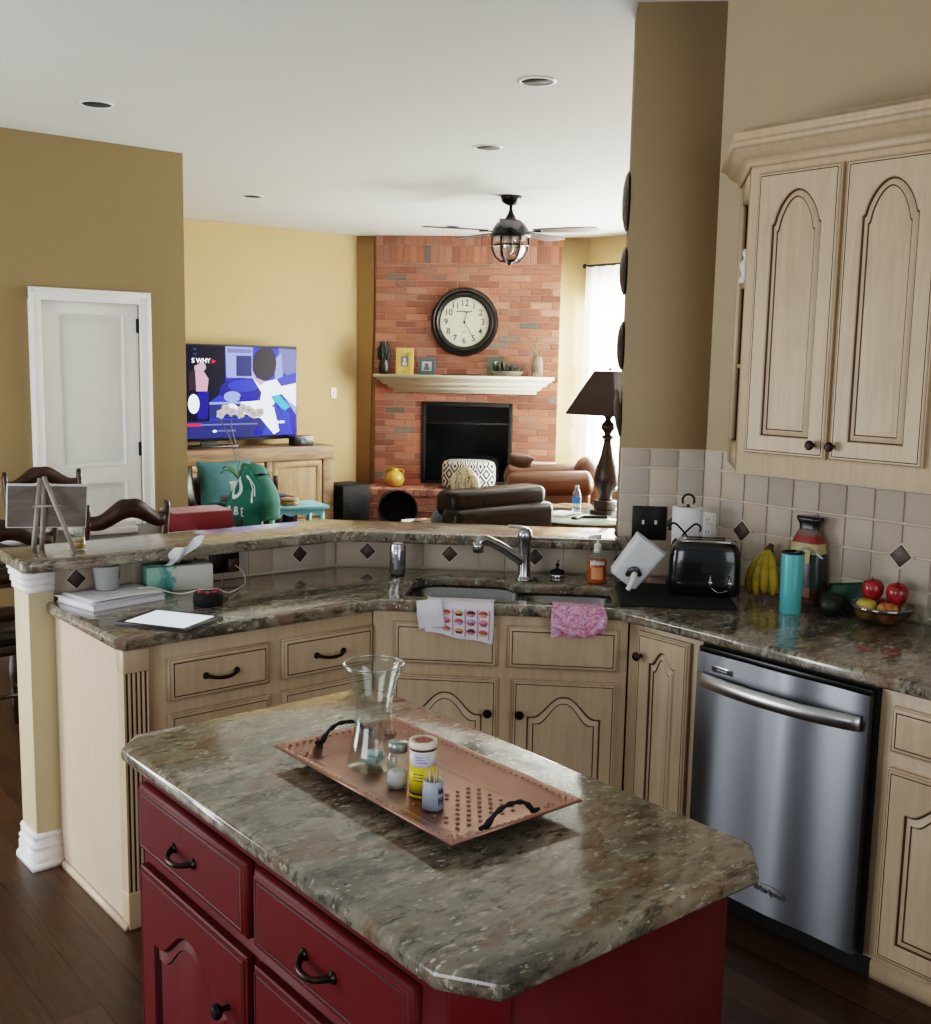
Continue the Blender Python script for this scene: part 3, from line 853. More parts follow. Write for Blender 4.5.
# --- paperwork, cup, tablet
PR = radians(10.4)
def rectsheet(name, lx, ly, h, loc, rot, mats, label, cat, bev=.001, group=None):
    b = B(); box(b, (-lx / 2, -ly / 2, 0), (lx / 2, ly / 2, h), bev=bev)
    return b, name, mats, loc, rot, label, cat, group
b = B(); box(b, (-.135, -.11, 0), (.135, .11, .004), bev=.001); box(b, (-.132, -.107, .004), (.132, .107, .016), 1); box(b, (-.135, -.11, .016), (.135, .11, .019), bev=.001)
tag(mk('notebook', b, [plain('lilac_cover', 'D4D4E0', .5), MAT['paper']], loc=onC(1.372, 3.50), rotz=PR), 'thick white notebook at the bottom of the paper pile beside the bar splash', 'notebook')
b = B(); grid(b, lambda u, v: (-.14 + .28 * u, -.105 + .21 * v, .001 + .004 * abs(sin(u * 5 + v * 2)) * v), 10, 8)
tag(mk('paper_folder', b, plain('grey_white_paper', 'D9D9E2', .7), loc=onC(1.368, 3.505, .020), rotz=PR + .05, solid=.002), 'white paper folder in the middle of the paper pile', 'papers')
b = B(); grid(b, lambda u, v: (-.13 + .26 * u, -.1 + .2 * v, .001 + .003 * sin(u * 3) * (1 - v)), 10, 8)
for k in range(7):
    w_ = .08 + .05 * ((k * 37) % 5) / 5
    grid(b, lambda u, v: (-.1 + w_ * u, .06 - .022 * k + .002 * v, .0018 + .003 * sin((-.1 + w_ * u + .13) / .26 * 3) * (1 - (.16 - .022 * k) / .2)), 4, 1, 1)
tag(mk('loose_sheet', b, [MAT['paper'], plain('faint_print', 'A9A9B4', .8)], loc=onC(1.375, 3.495, .028), rotz=PR - .06, solid=.0006), 'printed white sheet lying on top of the paper pile', 'papers')
MAT['frost'] = NT('frosted_plastic').base(lin('E3E8E6')).set(Roughness=.35, Transmission_Weight=.55, IOR=1.2).m
cup = thing('plastic_cup', 'frosted white plastic cup standing on the paper pile by the tissue box', 'cup', onC(1.375, 3.545, .0335))
b = B(); lathe(b, [(.036, 0), (.038, .003), (.046, .075), (.047, .08), (.0445, .08), (.036, .006), (.001, .006)], 28); mk('body', b, MAT['frost'], cup)
b = B(); grid(b, lambda u, v: ((.0445 + .003 * v) * cos(-.9 + .12 * u), (.0445 + .003 * v) * sin(-.9 + .12 * u), .035 + .03 * v), 2, 2); mk('print', b, MAT['glaze'], cup)

tabl = thing('tablet', 'black framed tablet with a painted white screen reflection, lying on the left counter', 'tablet', onC(1.402, 3.112), radians(-58.9))
b = B(); box(b, (-.13, -.10, 0), (.13, .10, .006), bev=.003); mk('case', b, plain('dark_brown_case', '2A1812', .5), tabl)
b = B(); box(b, (-.127, -.098, .005), (.127, .098, .010), bev=.002); mk('bezel', b, MAT['black'], tabl)
b = B(); box(b, (-.105, -.083, .0095), (.105, .083, .0105)); mk('screen', b, emit('screen_reflection_glow', 'E4EEF8', .95), tabl)  # emission stands in for the white reflection on the screen

pk = thing('smart_puck', 'small round black gadget with red top beside the tablet', 'gadget', onC(1.605, 3.265))
b = B(); lathe(b, [(.043, 0), (.048, .004), (.049, .02), (.047, .04), (.043, .045), (.001, .045)], 30); mk('body', b, MAT['matte'], pk)
b = B()
for k in range(9):
    a = 2 * pi * k / 9; box(b, (-.010, -.0045, .0), (.010, .0045, .007), 0, bev=.002, M=T(.031 * cos(a), .031 * sin(a), .0435) @ RZ(a * 1.7))
mk('trim_ring', b, plain('dull_red', '8A2A30', .5), pk, label='dull red ring on top')
MAT['cable'] = plain('white_cable', 'D8D5CE', .5)
b = B()
def bez(ps, n=10):
    out = []
    ps = [Vector(p) for p in ps]
    for i in range(len(ps) - 1):
        p0 = ps[max(0, i - 1)]; p1 = ps[i]; p2 = ps[i + 1]; p3 = ps[min(len(ps) - 1, i + 2)]
        for k in range(n):
            t = k / n; out.append(.5 * ((2 * p1) + (p2 - p0) * t + (2 * p0 - 5 * p1 + 4 * p2 - p3) * t * t + (3 * p1 - p0 - 3 * p2 + p3) * t ** 3))
    out.append(ps[-1]); return out
tube(b, bez([(1.872, 3.585, .968), (1.884, 3.55, .95), (1.862, 3.49, .9195), (1.79, 3.41, .9190), (1.71, 3.335, .930), (1.655, 3.29, .9575), (1.62, 3.27, .964), (1.585, 3.285, .9635), (1.555, 3.34, .945), (1.545, 3.42, .935), (1.50, 3.465, .95), (1.455, 3.475, .952)]), .0022, 6)
tag(mk('charging_cable', b, MAT['cable']), 'white charging cable looping from the outlet past the tissue box', 'cable')
ol = thing('wall_outlet', 'dark bronze outlet plate with brown plug charger on the bar splash', 'outlet', (1.852, 3.634, .972))
b = B(); box(b, (-.06, -.0075, -.037), (.06, .0, .037), bev=.003); mk('cover_plate', b, MAT['bronze'], ol)
b = B(); box(b, (-.005, -.045, -.03), (.04, -.0075, .022), bev=.008); mk('plug', b, plain('brown_plug', '4A2618', .4), ol)

tis = thing('tissue_box', 'teal and white tissue box with a tissue pulled out, by the bar splash', 'tissue box', onC(1.638, 3.572), radians(-12))
m = NT('tissue_box_print'); v = m.coord()
f1 = m.noise(v, 16, 4, .6, 1.5); sp = m.n('ShaderNodeSeparateXYZ'); m.l(v, sp.inputs[0])
lf = m.math('MULTIPLY', m.math('SUBTRACT', -.02, sp.outputs[0]), 9.0)
f = m.math('ADD', f1, lf)
m.base(m.ramp(f, [(.42, 'CFD3CC'), (.52, 'A9C8BE'), (.58, '5FA79C'), (.75, '3E8C86'), (.95, '8CC4B4')])).set(Roughness=.5)
b = B(); box(b, (-.115, -.055, 0), (.115, .055, .088), bev=.003); lathe(b, [(.052, .0885), (.045, .089)], 24, 1, sx=1.1, sy=.5)
mk('carton', b, [m.m, MAT['matte']], tis)
b = B()
def tisf(u, v):
    a = (u - .5); w_ = .058 * (1 - .72 * sin(pi * min(1, v * 1.25)) ** 2) + .022 * v
    return (-.055 + a * w_ * 2 * (1 - .35 * v) + .075 * v, -.115 * min(1, v * 1.9) ** .8 + .012 * sin(u * 9 + v * 2), .0885 + .02 * min(1, v * 2) + .072 * max(0, v - .3) / .7 + a * .05 * v + .006 * cos(u * 8) * v)
grid(b, tisf, 16, 14); mk('tissue', b, MAT['paper'], tis, solid=.001, sub=1)

# --- silver can by the sink
cn = thing('drink_can', 'slim silver beverage can standing left of the sink', 'can', onC(*sc(-.637, 5.735)))
b = B(); lathe(b, [(.024, 0), (.026, .003)], 28, 1); lathe(b, [(.0265, .003), (.031, .010), (.031, .112), (.0265, .120), (.027, .123), (.025, .123), (.024, .120), (.001, .119)], 28, 0)
for k in range(3):
    grid(b, lambda u, v: (.0313 * cos(-2.6 + .35 * u + .7 * k), .0313 * sin(-2.6 + .35 * u + .7 * k), .028 + .06 * v + .01 * k), 6, 1, 2)
mk('body', b, [plain('silver_can', 'BFC1C6', .22, 1.0), MAT['black'], plain('grey_can_print', '6A6C74', .35, .6)], cn)
b = B(); lathe(b, [(.008, .1195), (.007, .121), (.003, .121)], 12, c=(.008, -.004, 0), sx=1.4, sy=.8); mk('pull_tab', b, MAT['chrome'], cn)

# --- faucet
fx, fy = sc(-.155, 5.735)
fct = thing('kitchen_faucet', 'brushed nickel kitchen faucet with angled pull-out spout behind the sink', 'faucet', (fx, fy, CT), -pi / 4)
b = B(); lathe(b, [(.032, 0), (.032, .006), (.026, .012), (.024, .02), (.0235, .15), (.026, .158), (.027, .17), (.026, .185), (.020, .195), (.001, .197)], 28); mk('base', b, MAT['chrome'], fct)
b = B(); tube(b, bez([(-.01, -.006, .075), (-.06, -.035, .115), (-.11, -.07, .148), (-.142, -.092, .166), (-.158, -.104, .163), (-.164, -.108, .150)], 6), [.021] * 6 + [.0185] * 6 + [.017] * 6 + [.017] * 6 + [.018] * 6 + [.019], 16)
lathe(b, [(.0195, 0), (.0205, -.012), (.0195, -.034), (.0165, -.037), (.001, -.037)][::-1], 20, c=(-.166, -.109, .155)); mk('spout', b, MAT['chrome'], fct)
b = B(); tube(b, [(.012, .004, .192), (-.02, -.008, .203), (-.058, -.022, .207), (-.066, -.025, .206)], [.017, .014, .012, .006], 12, flat=.5); mk('lever', b, MAT['chrome'], fct)
sx_, sy_ = sc(-.03, 5.85)
st = thing('sink_stopper', 'small black sink stopper with silver ring resting on the counter behind the sink', 'sink stopper', (sx_, sy_, CT))
b = B(); lathe(b, [(.027, 0), (.028, .003), (.028, .013), (.024, .016)], 24); mk('ring', b, MAT['chrome'], st)
b = B(); lathe(b, [(.029, .016), (.026, .025), (.012, .031), (.005, .034), (.004, .041), (.008, .046), (.007, .052), (.001, .054)], 20); tube(b, [(0, 0, .05), (.006, .004, .062), (.012, .006, .064)], .0025, 6); mk('cap', b, MAT['matte'], st)

# --- soap dispenser
sx_, sy_ = sc(.118, 5.715)
sp_ = thing('soap_dispenser', 'clear hand soap bottle with orange liquid and white pump beside the sink', 'soap dispenser', (sx_, sy_, CT), -pi / 4)
def oval(bm, prof, mi=0): lathe(bm, prof, 32, mi, sx=1.0, sy=.66)
b = B(); oval(b, [(.034, 0), (.037, .004), (.038, .03), (.0375, .088), (.034, .104), (.02, .115), (.0135, .118), (.0135, .122)]); mk('bottle', b, MAT['thin'], sp_)
lq = NT('orange_soap'); lq.base(lin('E8701A')).set(Roughness=.08, Transmission_Weight=.35, IOR=1.3); lq.b.inputs['Emission Color'].default_value = lin('E0701C'); lq.b.inputs['Emission Strength'].default_value = .0
b = B(); oval(b, [(.032, .003), (.0352, .006), (.036, .03), (.0355, .086), (.033, .092)]); mk('liquid', b, lq.m, sp_)
b = B(); grid(b, lambda u, v: (.0383 * sin(-.75 + 1.5 * u), -.0383 * .66 * cos(-.75 + 1.5 * u), .074 + .014 * v), 8, 1, 0)
grid(b, lambda u, v: (.0383 * sin(-.6 + 1.2 * u), -.0383 * .66 * cos(-.6 + 1.2 * u), .02 + .045 * v), 8, 1, 1)
mk('label', b, [MAT['paper'], plain('peach_label', 'F0A070', .5)], sp_)
b = B(); lathe(b, [(.0145, .118), (.0145, .128), (.012, .132), (.0135, .138), (.013, .15), (.006, .153), (.0045, .156), (.0045, .172)], 20); tube(b, [(.012, 0, .176), (-.004, 0, .178), (-.03, -.002, .176), (-.036, -.002, .170)], [.008, .008, .0055, .004], 10); mk('pump', b, MAT['wplastic'], sp_)

# --- dish towels over the sink edge
def towel(name, s0, s1, zb, label, mats, deco, wave, skew=0.0, back=5.20):
    # path in (c, z): from inside the counter over the front edge and down
    pth = bez([((back - 5.15) / R2, .9165, 0), ((5.135 - 5.15) / R2, .9175, 0), ((5.115 - 5.15) / R2, .9165, 0), ((5.094 - 5.15) / R2, .905, 0), ((5.088 - 5.15) / R2, .87, 0), ((5.085 - 5.15) / R2, .83, 0), ((5.08 - 5.15) / R2, zb, 0)], 5)
    N = len(pth) - 1
    def f(u, v):
        q = v * N; i = min(N - 1, int(q)); p = pth[i].lerp(pth[i + 1], q - i)
        x = s0 + (s1 - s0) * u - S0
        hang = max(0, (v - .5) * 2)
        return (x + wave * .4 * sin(v * 7 + u * 3), p.x - wave * (1 + sin(u * 13 + v * 2)) * hang, p.y + skew * hang * (.5 - u) * .06 + wave * .5 * sin(u * 9) * hang)
    t = thing(name, label, 'dish towel', (SX, SY, 0), -pi / 4)
    b = B(); grid(b, f, 28, 36)
    deco(b, f)
    mk('cloth', b, mats, t, solid=.003)
    return t, f
WC = plain('white_cotton', 'E6E4EE', .9, var=.03, bump=.2, bscale=300)
PK = [WC, plain('pink_stripe', 'D98AA0', .9), plain('rose_print', 'C4566A', .9), plain('tan_print', 'D8B070', .9), plain('brown_print', '6A3A34', .9), plain('lilac_print', 'B8AED0', .9)]
def deco1(b, f):
    def patch(pts, mi):       # polygon in towel (u, v), laid just proud of the cloth
        face(b, [(Vector(f(u, v)) + Vector((0, -.0032, 0))) for u, v in pts], mi)
    for u in (.40, .58, .76, .93):
        for k in range(8):
            v0, v1 = .54 + .05 * k, .54 + .05 * (k + 1); patch([(u, v0), (u + .012, v0), (u + .012, v1), (u, v1)], 1)
    cols = [(2, 3), (5, 2), (3, 4), (1, 2), (4, 1), (2, 5)]
    for i, uc in enumerate((.31, .495, .67, .85)):
        for j, vc in enumerate((.60, .72, .85)):
            a, c_ = cols[(i * 2 + j * 3) % 6]; h = .042
            patch([(uc - .055, vc + .01), (uc - .035, vc + h), (uc + .035, vc + h), (uc + .055, vc + .01)], c_)
            patch([(uc - .065, vc + .008)] + [(uc + .065 * cos(t), vc + .008 - .05 * sin(t)) for t in [pi * k / 8 for k in range(8, -1, -1)]][1:], a)
t1, tf = towel('dish_towel', -.468, -.236, .80, 'white dish towel printed with pink cupcakes hanging over the sink edge', PK, deco1, .004, .6)
b = B(); grid(b, lambda u, v: (-.50 + .09 * u - S0 + .012 * v, (5.10 - .022 * min(1, v * 3) - 5.15) / R2 + .003 * sin(u * 6), .9185 - .095 * v ** .9 + .012 * u), 10, 12); mk('folded_end', b, WC, t1, solid=.003)
PT = NT('pink_check_cotton'); v = PT.coord((1, 1, 1)); f1 = PT.noise(v, 26, 4, .6, 1.2); f2 = PT.noise(v, 120, 2)
PT.base(PT.mix(.35, PT.ramp(f1, [(.36, 'A83266'), (.46, 'CC6E9A'), (.52, 'E2CCDC'), (.60, 'C45E8C'), (.70, '9C2C5A')]), PT.ramp(f2, [(.4, 'C87AA8'), (.6, 'EADDEA')]))).set(Roughness=.9)
t2, tf2 = towel('dish_towel', -.040, .137, .825, 'pink patterned dish towel bunched over the right side of the sink edge', [PT.m], lambda b, f: None, .006, -.4)
b = B(); ring_pts = []
tube(b, bez([(-.036 - S0, -.05, .86), (.01 - S0, -.062, .845), (.05 - S0, -.066, .835), (.1 - S0, -.064, .843), (.135 - S0, -.052, .875), (.13 - S0, -.045, .91)], 6), [.008] * 6 + [.013] * 6 + [.015] * 6 + [.014] * 6 + [.010] * 7, 10)
mk('fold', b, PT.m, t2)

# --- black mat and the things on it
def rot45(s, c, z): x, y = sc(s, c); return (x, y, z)
mat_ = thing('drying_mat', 'black rubber mat under the toaster on the corner counter', 'mat', rot45(.385, 5.485, CT), -pi / 4)
b = B(); box(b, (-.195, -.215, 0), (.195, .145, .014), bev=.005)
for k in range(20): box(b, (-.185, -.205 + .017 * k, .013), (.185, -.199 + .017 * k, .0155))
mk('pad', b, MAT['matte'], mat_)
MZ = CT + .0155
tz = thing('toaster', 'glossy black toaster with chrome levers and metal top on the black mat', 'toaster', rot45(.490, 5.47, MZ), -pi / 4 - .10)
b = B(); rings = []
for z, k in ((0.004, .94), (.012, 1.0), (.05, 1.0), (.11, .985), (.145, .96), (.165, .92), (.176, .85), (.18, .74)):
    pts = []
    for i in range(40):
        a = 2 * pi * i / 40; e = .42
        pts.append((.126 * k * math.copysign(abs(cos(a)) ** e, cos(a)), .082 * k * math.copysign(abs(sin(a)) ** e, sin(a)), z))
    rings.append(pts)
rings = [[(x, y, z * 1.06) for x, y, z in r] for r in rings]
ring_loft(b, rings); mk('body', b, plain('glossy_black', '0B0D10', .2, var=.02, Coat_Weight=.6), tz, sharp=60)
b = B(); box(b, (-.085, -.052, .188), (.085, .052, .195), bev=.003); mk('top_plate', b, MAT['chrome'], tz)
for y in (-.024, .024):
    b = B(); box(b, (-.068, y - .012, .1945), (.068, y + .012, .1958)); mk('slot', b, MAT['matte'], tz)
for x in (.02, .085):
    b = B(); box(b, (x - .006, -.100, .05), (x + .006, -.076, .062), bev=.003); tube(b, [(x, -.085, .03), (x, -.094, .045), (x, -.085, .08)], .004, 8); mk('lever', b, MAT['chrome'], tz)
b = B(); tube(b, bez([(.025, -.083, .035), (.05, -.09, .022), (.08, -.088, .03)], 6), .002, 6); mk('trim_wire', b, MAT['chrome'], tz)
for x in (-.08, .08):
    for y in (-.05, .05):
        b = B(); cyl(b, (x, y, 0), (x, y, .008), .01, n=10); mk('foot', b, MAT['black'], tz)

pj_ = thing('measuring_pitcher', 'white plastic pitcher tilted against the toaster, handle hanging down', 'pitcher', rot45(.220, 5.445, MZ), -pi / 4)
M = T(-.018, 0, .042) @ RY(radians(36))
b = B()
def rr_ring(w_, d_, z, r=.018, n=4): return [(x, y, z) for x, y in rcorner([(-w_, -d_), (w_, -d_), (w_, d_), (-w_, d_)], r, n)]
ring_loft(b, [rr_ring(.048, .04, 0, .012), rr_ring(.055, .046, .006), rr_ring(.06, .05, .155), rr_ring(.061, .051, .165), rr_ring(.056, .046, .165), rr_ring(.05, .04, .012)], M=M)
mk('body', b, NT('milky_plastic').base(lin('DDE0E4')).set(Roughness=.35, Subsurface_Weight=.0).m, pj_)
b = B(); tube(b, bez([(.018, -.055, .030), (.020, -.078, .040), (.012, -.088, .015), (-.002, -.09, -.012)], 6), [.011] * 6 + [.010] * 6 + [.009] * 7, 10, M=T(0, 0, .035)); mk('handle', b, MAT['wplastic'], pj_)
b = B(); tube(b, bez([(-.002, -.05, .038), (.008, -.066, .06), (.028, -.068, .062), (.04, -.055, .04)], 5), .009, 8, M=T(0, 0, .03)); mk('clasp', b, plain('grey_clasp', '4A4A52', .3, .6), pj_)

px_, py_ = 3.225, 2.588
pth = thing('paper_towel_holder', 'black wire paper towel holder with looped finial in the tiled corner', 'paper towel holder', (px_, py_, CT))
b = B(); lathe(b, [(.07, .0), (.07, .008), (.062, .012), (.001, .012)], 28); mk('base', b, MAT['matte'], pth)
b = B(); cyl(b, (0, 0, .01), (0, 0, .30), .006, n=10); tube(b, [(.022 * cos(a) * .7071, -.022 * cos(a) * .7071, .316 + .022 * sin(a)) for a in [-.6 + (pi + 1.2) * k / 14 for k in range(15)]], .0042, 8)
mk('finial', b, MAT['matte'], pth)
ptr = thing('paper_towel_roll', 'white paper towel roll on the black holder behind the toaster', 'paper towel roll', (px_, py_, CT + .0125))
b = B(); lathe(b, [(.056, 0), (.057, .002), (.057, .278), (.055, .28), (.021, .28), (.021, .002)], 36, cap0=False, cap1=False); mk('roll', b, plain('towel_paper', 'E6E6E6', .9, var=.03, bump=.3, bscale=120), ptr)
b = B(); grid(b, lambda u, v: (.058 * cos(-2.6 + .9 * u), .058 * sin(-2.6 + .9 * u) - .004 * u, .003 + .27 * v), 6, 2); mk('loose_sheet', b, MAT['paper'], ptr)

ws = thing('wire_rack', 'black wire rack with two crossed curls standing behind the toaster', 'wire rack', rot45(.43, 5.66, MZ), -pi / 4)
b = B()
for s in (-1, 1):
    curl = [(-.034 * s + .016 * s * (1 - cos(t)) - .0 , 0, .225 + .016 * sin(t)) for t in [pi * k / 10 for k in range(11)]]
    tube(b, bez([(.05 * s, 0, .003), (.036 * s, 0, .12), (.012 * s, 0, .175), (-.014 * s, .004 * s, .208), (-.034 * s + .0 * s, .004 * s, .226), (-.046 * s, .004 * s, .226), (-.056 * s, .004 * s, .215), (-.054 * s, .004 * s, .200)], 6), .0038, 8)
tube(b, [(-.05, 0, .0035), (.05, 0, .0035)], .0035, 8); tube(b, [(0, -.03, .0035), (0, .03, .0035)], .0035, 8)
mk('wire', b, MAT['matte'], ws)

# --- plates on the tiled walls
sw = thing('light_switch', 'dark bronze double light switch plate on the tiled wall column', 'light switch', (*sc(.318, 5.983), 1.122), -pi / 4)
b = B(); box(b, (-.066, -.006, -.066), (.066, .002, .066), bev=.004); mk('cover_plate', b, plain('dark_bronze_plate', '1C1410', .4, .4), sw)
for x in (-.024, .024):
    b = B(); box(b, (x - .005, -.016, -.004), (x + .005, -.005, .012), bev=.002); mk('toggle', b, plain('ivory_toggle', 'D8D2C2', .4), sw)
wo = thing('wall_outlet', 'white duplex outlet on the right tiled wall behind the paper towels', 'outlet', (3.3585, 2.592, 1.118), -pi / 2)
b = B(); box(b, (-.035, -.005, -.057), (.035, .002, .057), bev=.003); mk('cover_plate', b, MAT['wplastic'], wo)
for z in (-.024, .024):
    b = B(); lathe(b, [(.017, 0), (.016, .002), (.001, .002)], 20, M=T(0, -.005, z) @ RX(pi / 2)); 
    for x in (-.006, .006): box(b, (x - .001, -.0078, z), (x + .001, -.006, z + .009), 1)
    cyl(b, (0, -.0065, z - .008), (0, -.0078, z - .008), .0024, n=8, mi=1)
    mk('socket', b, [MAT['wplastic'], MAT['matte']], wo)

# --- bananas
bn = thing('banana_bunch', 'bunch of ripe yellow bananas standing against the right backsplash', 'bananas', onC(3.285, 2.262), -pi / 2 + .25)
m = NT('banana_skin'); v = m.coord(); m.base(m.mix(.5, m.ramp(m.noise(v, 30, 5, .7), [(.35, '6E5A12'), (.48, 'C9A82A'), (.7, 'D2B63A')]), m.ramp(m.noise(v, 5, 2), [(.35, '9A9428'), (.6, 'CDB030')]))).set(Roughness=.45)
MB_ = [m.m, plain('banana_tip', '2E2412', .7)]
for k, (a, sp2, ln) in enumerate(((-1.1, .062, .162), (-.45, .05, .165), (.15, .06, .15), (.75, .055, .158))):
    b = B(); pts = []; rr = []
    for i in range(13):
        t = i / 12
        outx = sin(a) * sp2 * sin(t * pi * .62) * 1.0; outy = -cos(a) * (.055 * sin(t * pi * .7))
        pts.append((outx, outy - .01, .172 - ln * t ** 1.1 + .0)); rr.append(.0185 * (sin(pi * min(1, max(0, .06 + t * .9))) ** .45) if t < .95 else .006)
    rr[0] = .006; rr[1] = .009
    tube(b, pts, rr, 7); tube(b, [pts[-1], Vector(pts[-1]) + Vector((-.2 * (pts[-2][0] - pts[-1][0]), 0, -.004))], [.006, .004], 7, 1)
    mk('banana', b, MB_, bn)
b = B(); tube(b, [(0, -.008, .155), (0, 0, .175), (.004, .006, .19)], [.02, .014, .009], 9); mk('stem', b, plain('banana_stem', '4A4418', .7), bn)

# --- teal tumbler
tt = thing('insulated_tumbler', 'tall teal insulated tumbler with dark lid and clear straw on the right counter', 'tumbler', onC(3.128, 2.062))
b = B(); lathe(b, [(.033, 0), (.0345, .003), (.036, .1), (.0375, .198), (.037, .203)], 32); mk('body', b, plain('teal_enamel', '5CB8BE', .3, .1, var=.03), tt)
b = B(); lathe(b, [(.0375, .2025), (.038, .206), (.036, .209), (.033, .2085), (.032, .204), (.001, .204)], 32); mk('lid', b, MAT['black'], tt)
b = B(); tube(b, bez([(.0, -.01, .204), (.02, -.032, .222), (.035, -.055, .212), (.045, -.082, .19)], 6), .0045, 8); mk('straw', b, thin_glass('pale_straw', 'CFE6EA', .5, .25), tt)

# --- bread bag
br = thing('bread_bag', 'tied plastic bread bag with red and yellow label leaning by the backsplash', 'bread bag', onC(3.308, 2.122), -pi / 2)
b = B(); rings = []; mis = []
prof = [(.0, .058, .038), (.02, .066, .044), (.06, .068, .045), (.10, .067, .044), (.14, .066, .044), (.18, .062, .041), (.215, .055, .033), (.24, .045, .024), (.26, .034, .018), (.275, .036, .016), (.292, .046, .02), (.305, .048, .022)]
for z, w_, d_ in prof:
    rings.append([(w_ * math.copysign(abs(cos(a)) ** .6, cos(a)) * (1 + .05 * sin(7 * a + z * 60)), d_ * math.copysign(abs(sin(a)) ** .6, sin(a)) * (1 + .06 * sin(5 * a + z * 90)), z) for a in [2 * pi * i / 36 for i in range(36)]])
rv = ring_loft(b, rings)
seg_m = [3, 0, 4, 4, 4, 1, 2, 3, 5, 5, 5]
for k, (ra, rb) in enumerate(zip(rv[:-1], rv[1:])):
    sa, sb = set(ra), set(rb)
    for f in {f for v in ra for f in v.link_faces}:
        if all((v in sa or v in sb) for v in f.verts) and len(f.verts) == 4 and any(v in sb for v in f.verts): f.material_index = seg_m[k]
mk('bag', b, [plain('maroon_label', '5A2420', .3), plain('cream_label', 'B9A878', .3), plain('red_label', '8A2A28', .3), plain('bag_film', '6E5A50', .25), plain('dark_bag_label', '2E3430', .3), MAT['black']], br)
b = B(); grid(b, lambda u, v: (-.045 + .09 * u, -.0475 - .002 * sin(u * 6), .03 + .035 * v), 6, 2, 0); mk('label_print', b, plain('tan_print2', '7A5A3A', .4), br); b = B(); grid(b, lambda u, v: (-.035 + .07 * u, -.046 + .004 * v, .15 + .04 * v), 6, 2, 1)
mk('label_print', b, [plain('tan_print2', '7A5A3A', .4), plain('yellow_print', 'B79A48', .4), plain('aqua_print', '7FA6A6', .4)], br)

# --- avocados, green packet
av = B(); rings = []
lathe(av, [(.001, 0), (.018, .003), (.03, .018), (.033, .034), (.029, .052), (.02, .07), (.012, .08), (.004, .085), (.001, .086)], 22)
ao_ = thing('avocado', 'dark green avocado in front of the packet, nearer the teal tumbler', 'avocado', onC(3.218, 1.993), 0, 'avocados by the fruit bowl')
o = mk('flesh', av, plain('avocado_skin', '1E2A16', .45, var=.5, scale=60, bump=.5, bscale=150), ao_); o.rotation_euler = (radians(84), 0, .5); o.location = (.03, .04, .033); o.name = 'skin'
b = B(); ball(b, (0, 0, 0), (.004, .004, .004), 8); o2 = mk('stem_end', b, plain('avocado_stem', '5A4A2A', .8), ao_); o2.location = (.072, -.038, .031)
a2 = dup(ao_, onC(3.165, 1.935), .35, 'dark green avocado beside the fruit bowl, farther from the teal tumbler')
gp = thing('snack_packet', 'dark green packet propped behind the avocados at the backsplash', 'packet', onC(3.33, 1.968), -pi / 2 + .1)
b = B(); grid(b, lambda u, v: (-.075 + .15 * u, -.02 + .03 * v - .006 * sin(u * pi), .004 + (.075 + .03 * u) * v), 10, 8); mk('pouch', b, plain('green_pouch', '0E4A30', .35, var=.2), gp, solid=.006)

# --- glass bowl of apples
fb = thing('glass_bowl', 'clear glass bowl holding apples on the right counter', 'bowl', onC(3.238, 1.795))
b = B(); P = [(.045, 0), (.055, .002), (.078, .018), (.092, .04), (.098, .056), (.1, .060), (.097, .061), (.09, .042), (.075, .021), (.05, .006), (.001, .005)]
lathe(b, P, 40); mk('body', b, thin_glass('bowl_glass', 'DDD8CE', .5, .07), fb)
b = B(); lathe(b, [(.0965, .048), (.1005, .053), (.1012, .064), (.0985, .066), (.096, .056)], 40, cap0=False, cap1=False); mk('rim', b, thin_glass('bowl_rim_glass', 'B59C8C', .5, .18), fb)
def apple(name, label, x, y, z, mat, tilt=(0, 0)):
    t = thing(name, label, 'apple', (x, y, z), 0, 'apples in the glass bowl')
    b = B(); lathe(b, [(.004, .006), (.014, .0), (.027, .006), (.036, .024), (.0385, .040), (.036, .055), (.028, .067), (.016, .072), (.007, .069), (.002, .063)], 26); o = mk('flesh', b, mat, t); o.name = 'skin'
    b = B(); tube(b, [(0, 0, .063), (.001, 0, .072), (.004, .001, .08)], .0014, 6); mk('stem', b, plain('apple_stem', '3A2A18', .8), t)
    t.rotation_euler = (tilt[0], tilt[1], random.uniform(0, 6)); t.scale = (.92,) * 3; return t
def appleskin(name, a, c):
    m = NT(name); v = m.coord((1, 1, .35)); m.base(m.ramp(m.noise(v, 26, 5, .6, .3), [(.36, a), (.64, c)])).set(Roughness=.25, Coat_Weight=.3); return m.m
RA = appleskin('red_apple_skin', '6A1016', 'A82A2C'); YA = appleskin('yellow_apple_skin', 'B0482E', 'C9B44C'); YB = appleskin('golden_apple_skin', 'B8A63E', 'CFC060')
apple('apple', 'red apple on top of the bowl, nearer the avocados', 3.250, 1.838, CT + .072, RA)
apple('apple', 'red apple on top of the bowl, nearer the right edge', 3.252, 1.754, CT + .072, RA)
apple('apple', 'yellow blushed apple low at the front of the bowl, left side', 3.207, 1.832, CT + .012, YB)
apple('apple', 'yellow and red apple in the front of the bowl, right side', 3.206, 1.757, CT + .012, YA)
apple('apple', 'dark red apple low at the back of the bowl', 3.275, 1.795, CT + .012, RA)
gd = thing('glass_dish', 'small clear glass dish at the right end of the counter beside the apple bowl', 'dish', onC(3.262, 1.60))
b = B(); lathe(b, [(.035, 0), (.05, .002), (.068, .02), (.078, .055), (.08, .068), (.077, .068), (.066, .022), (.04, .006), (.001, .006)], 36); mk('body', b, MAT['thin'], gd)

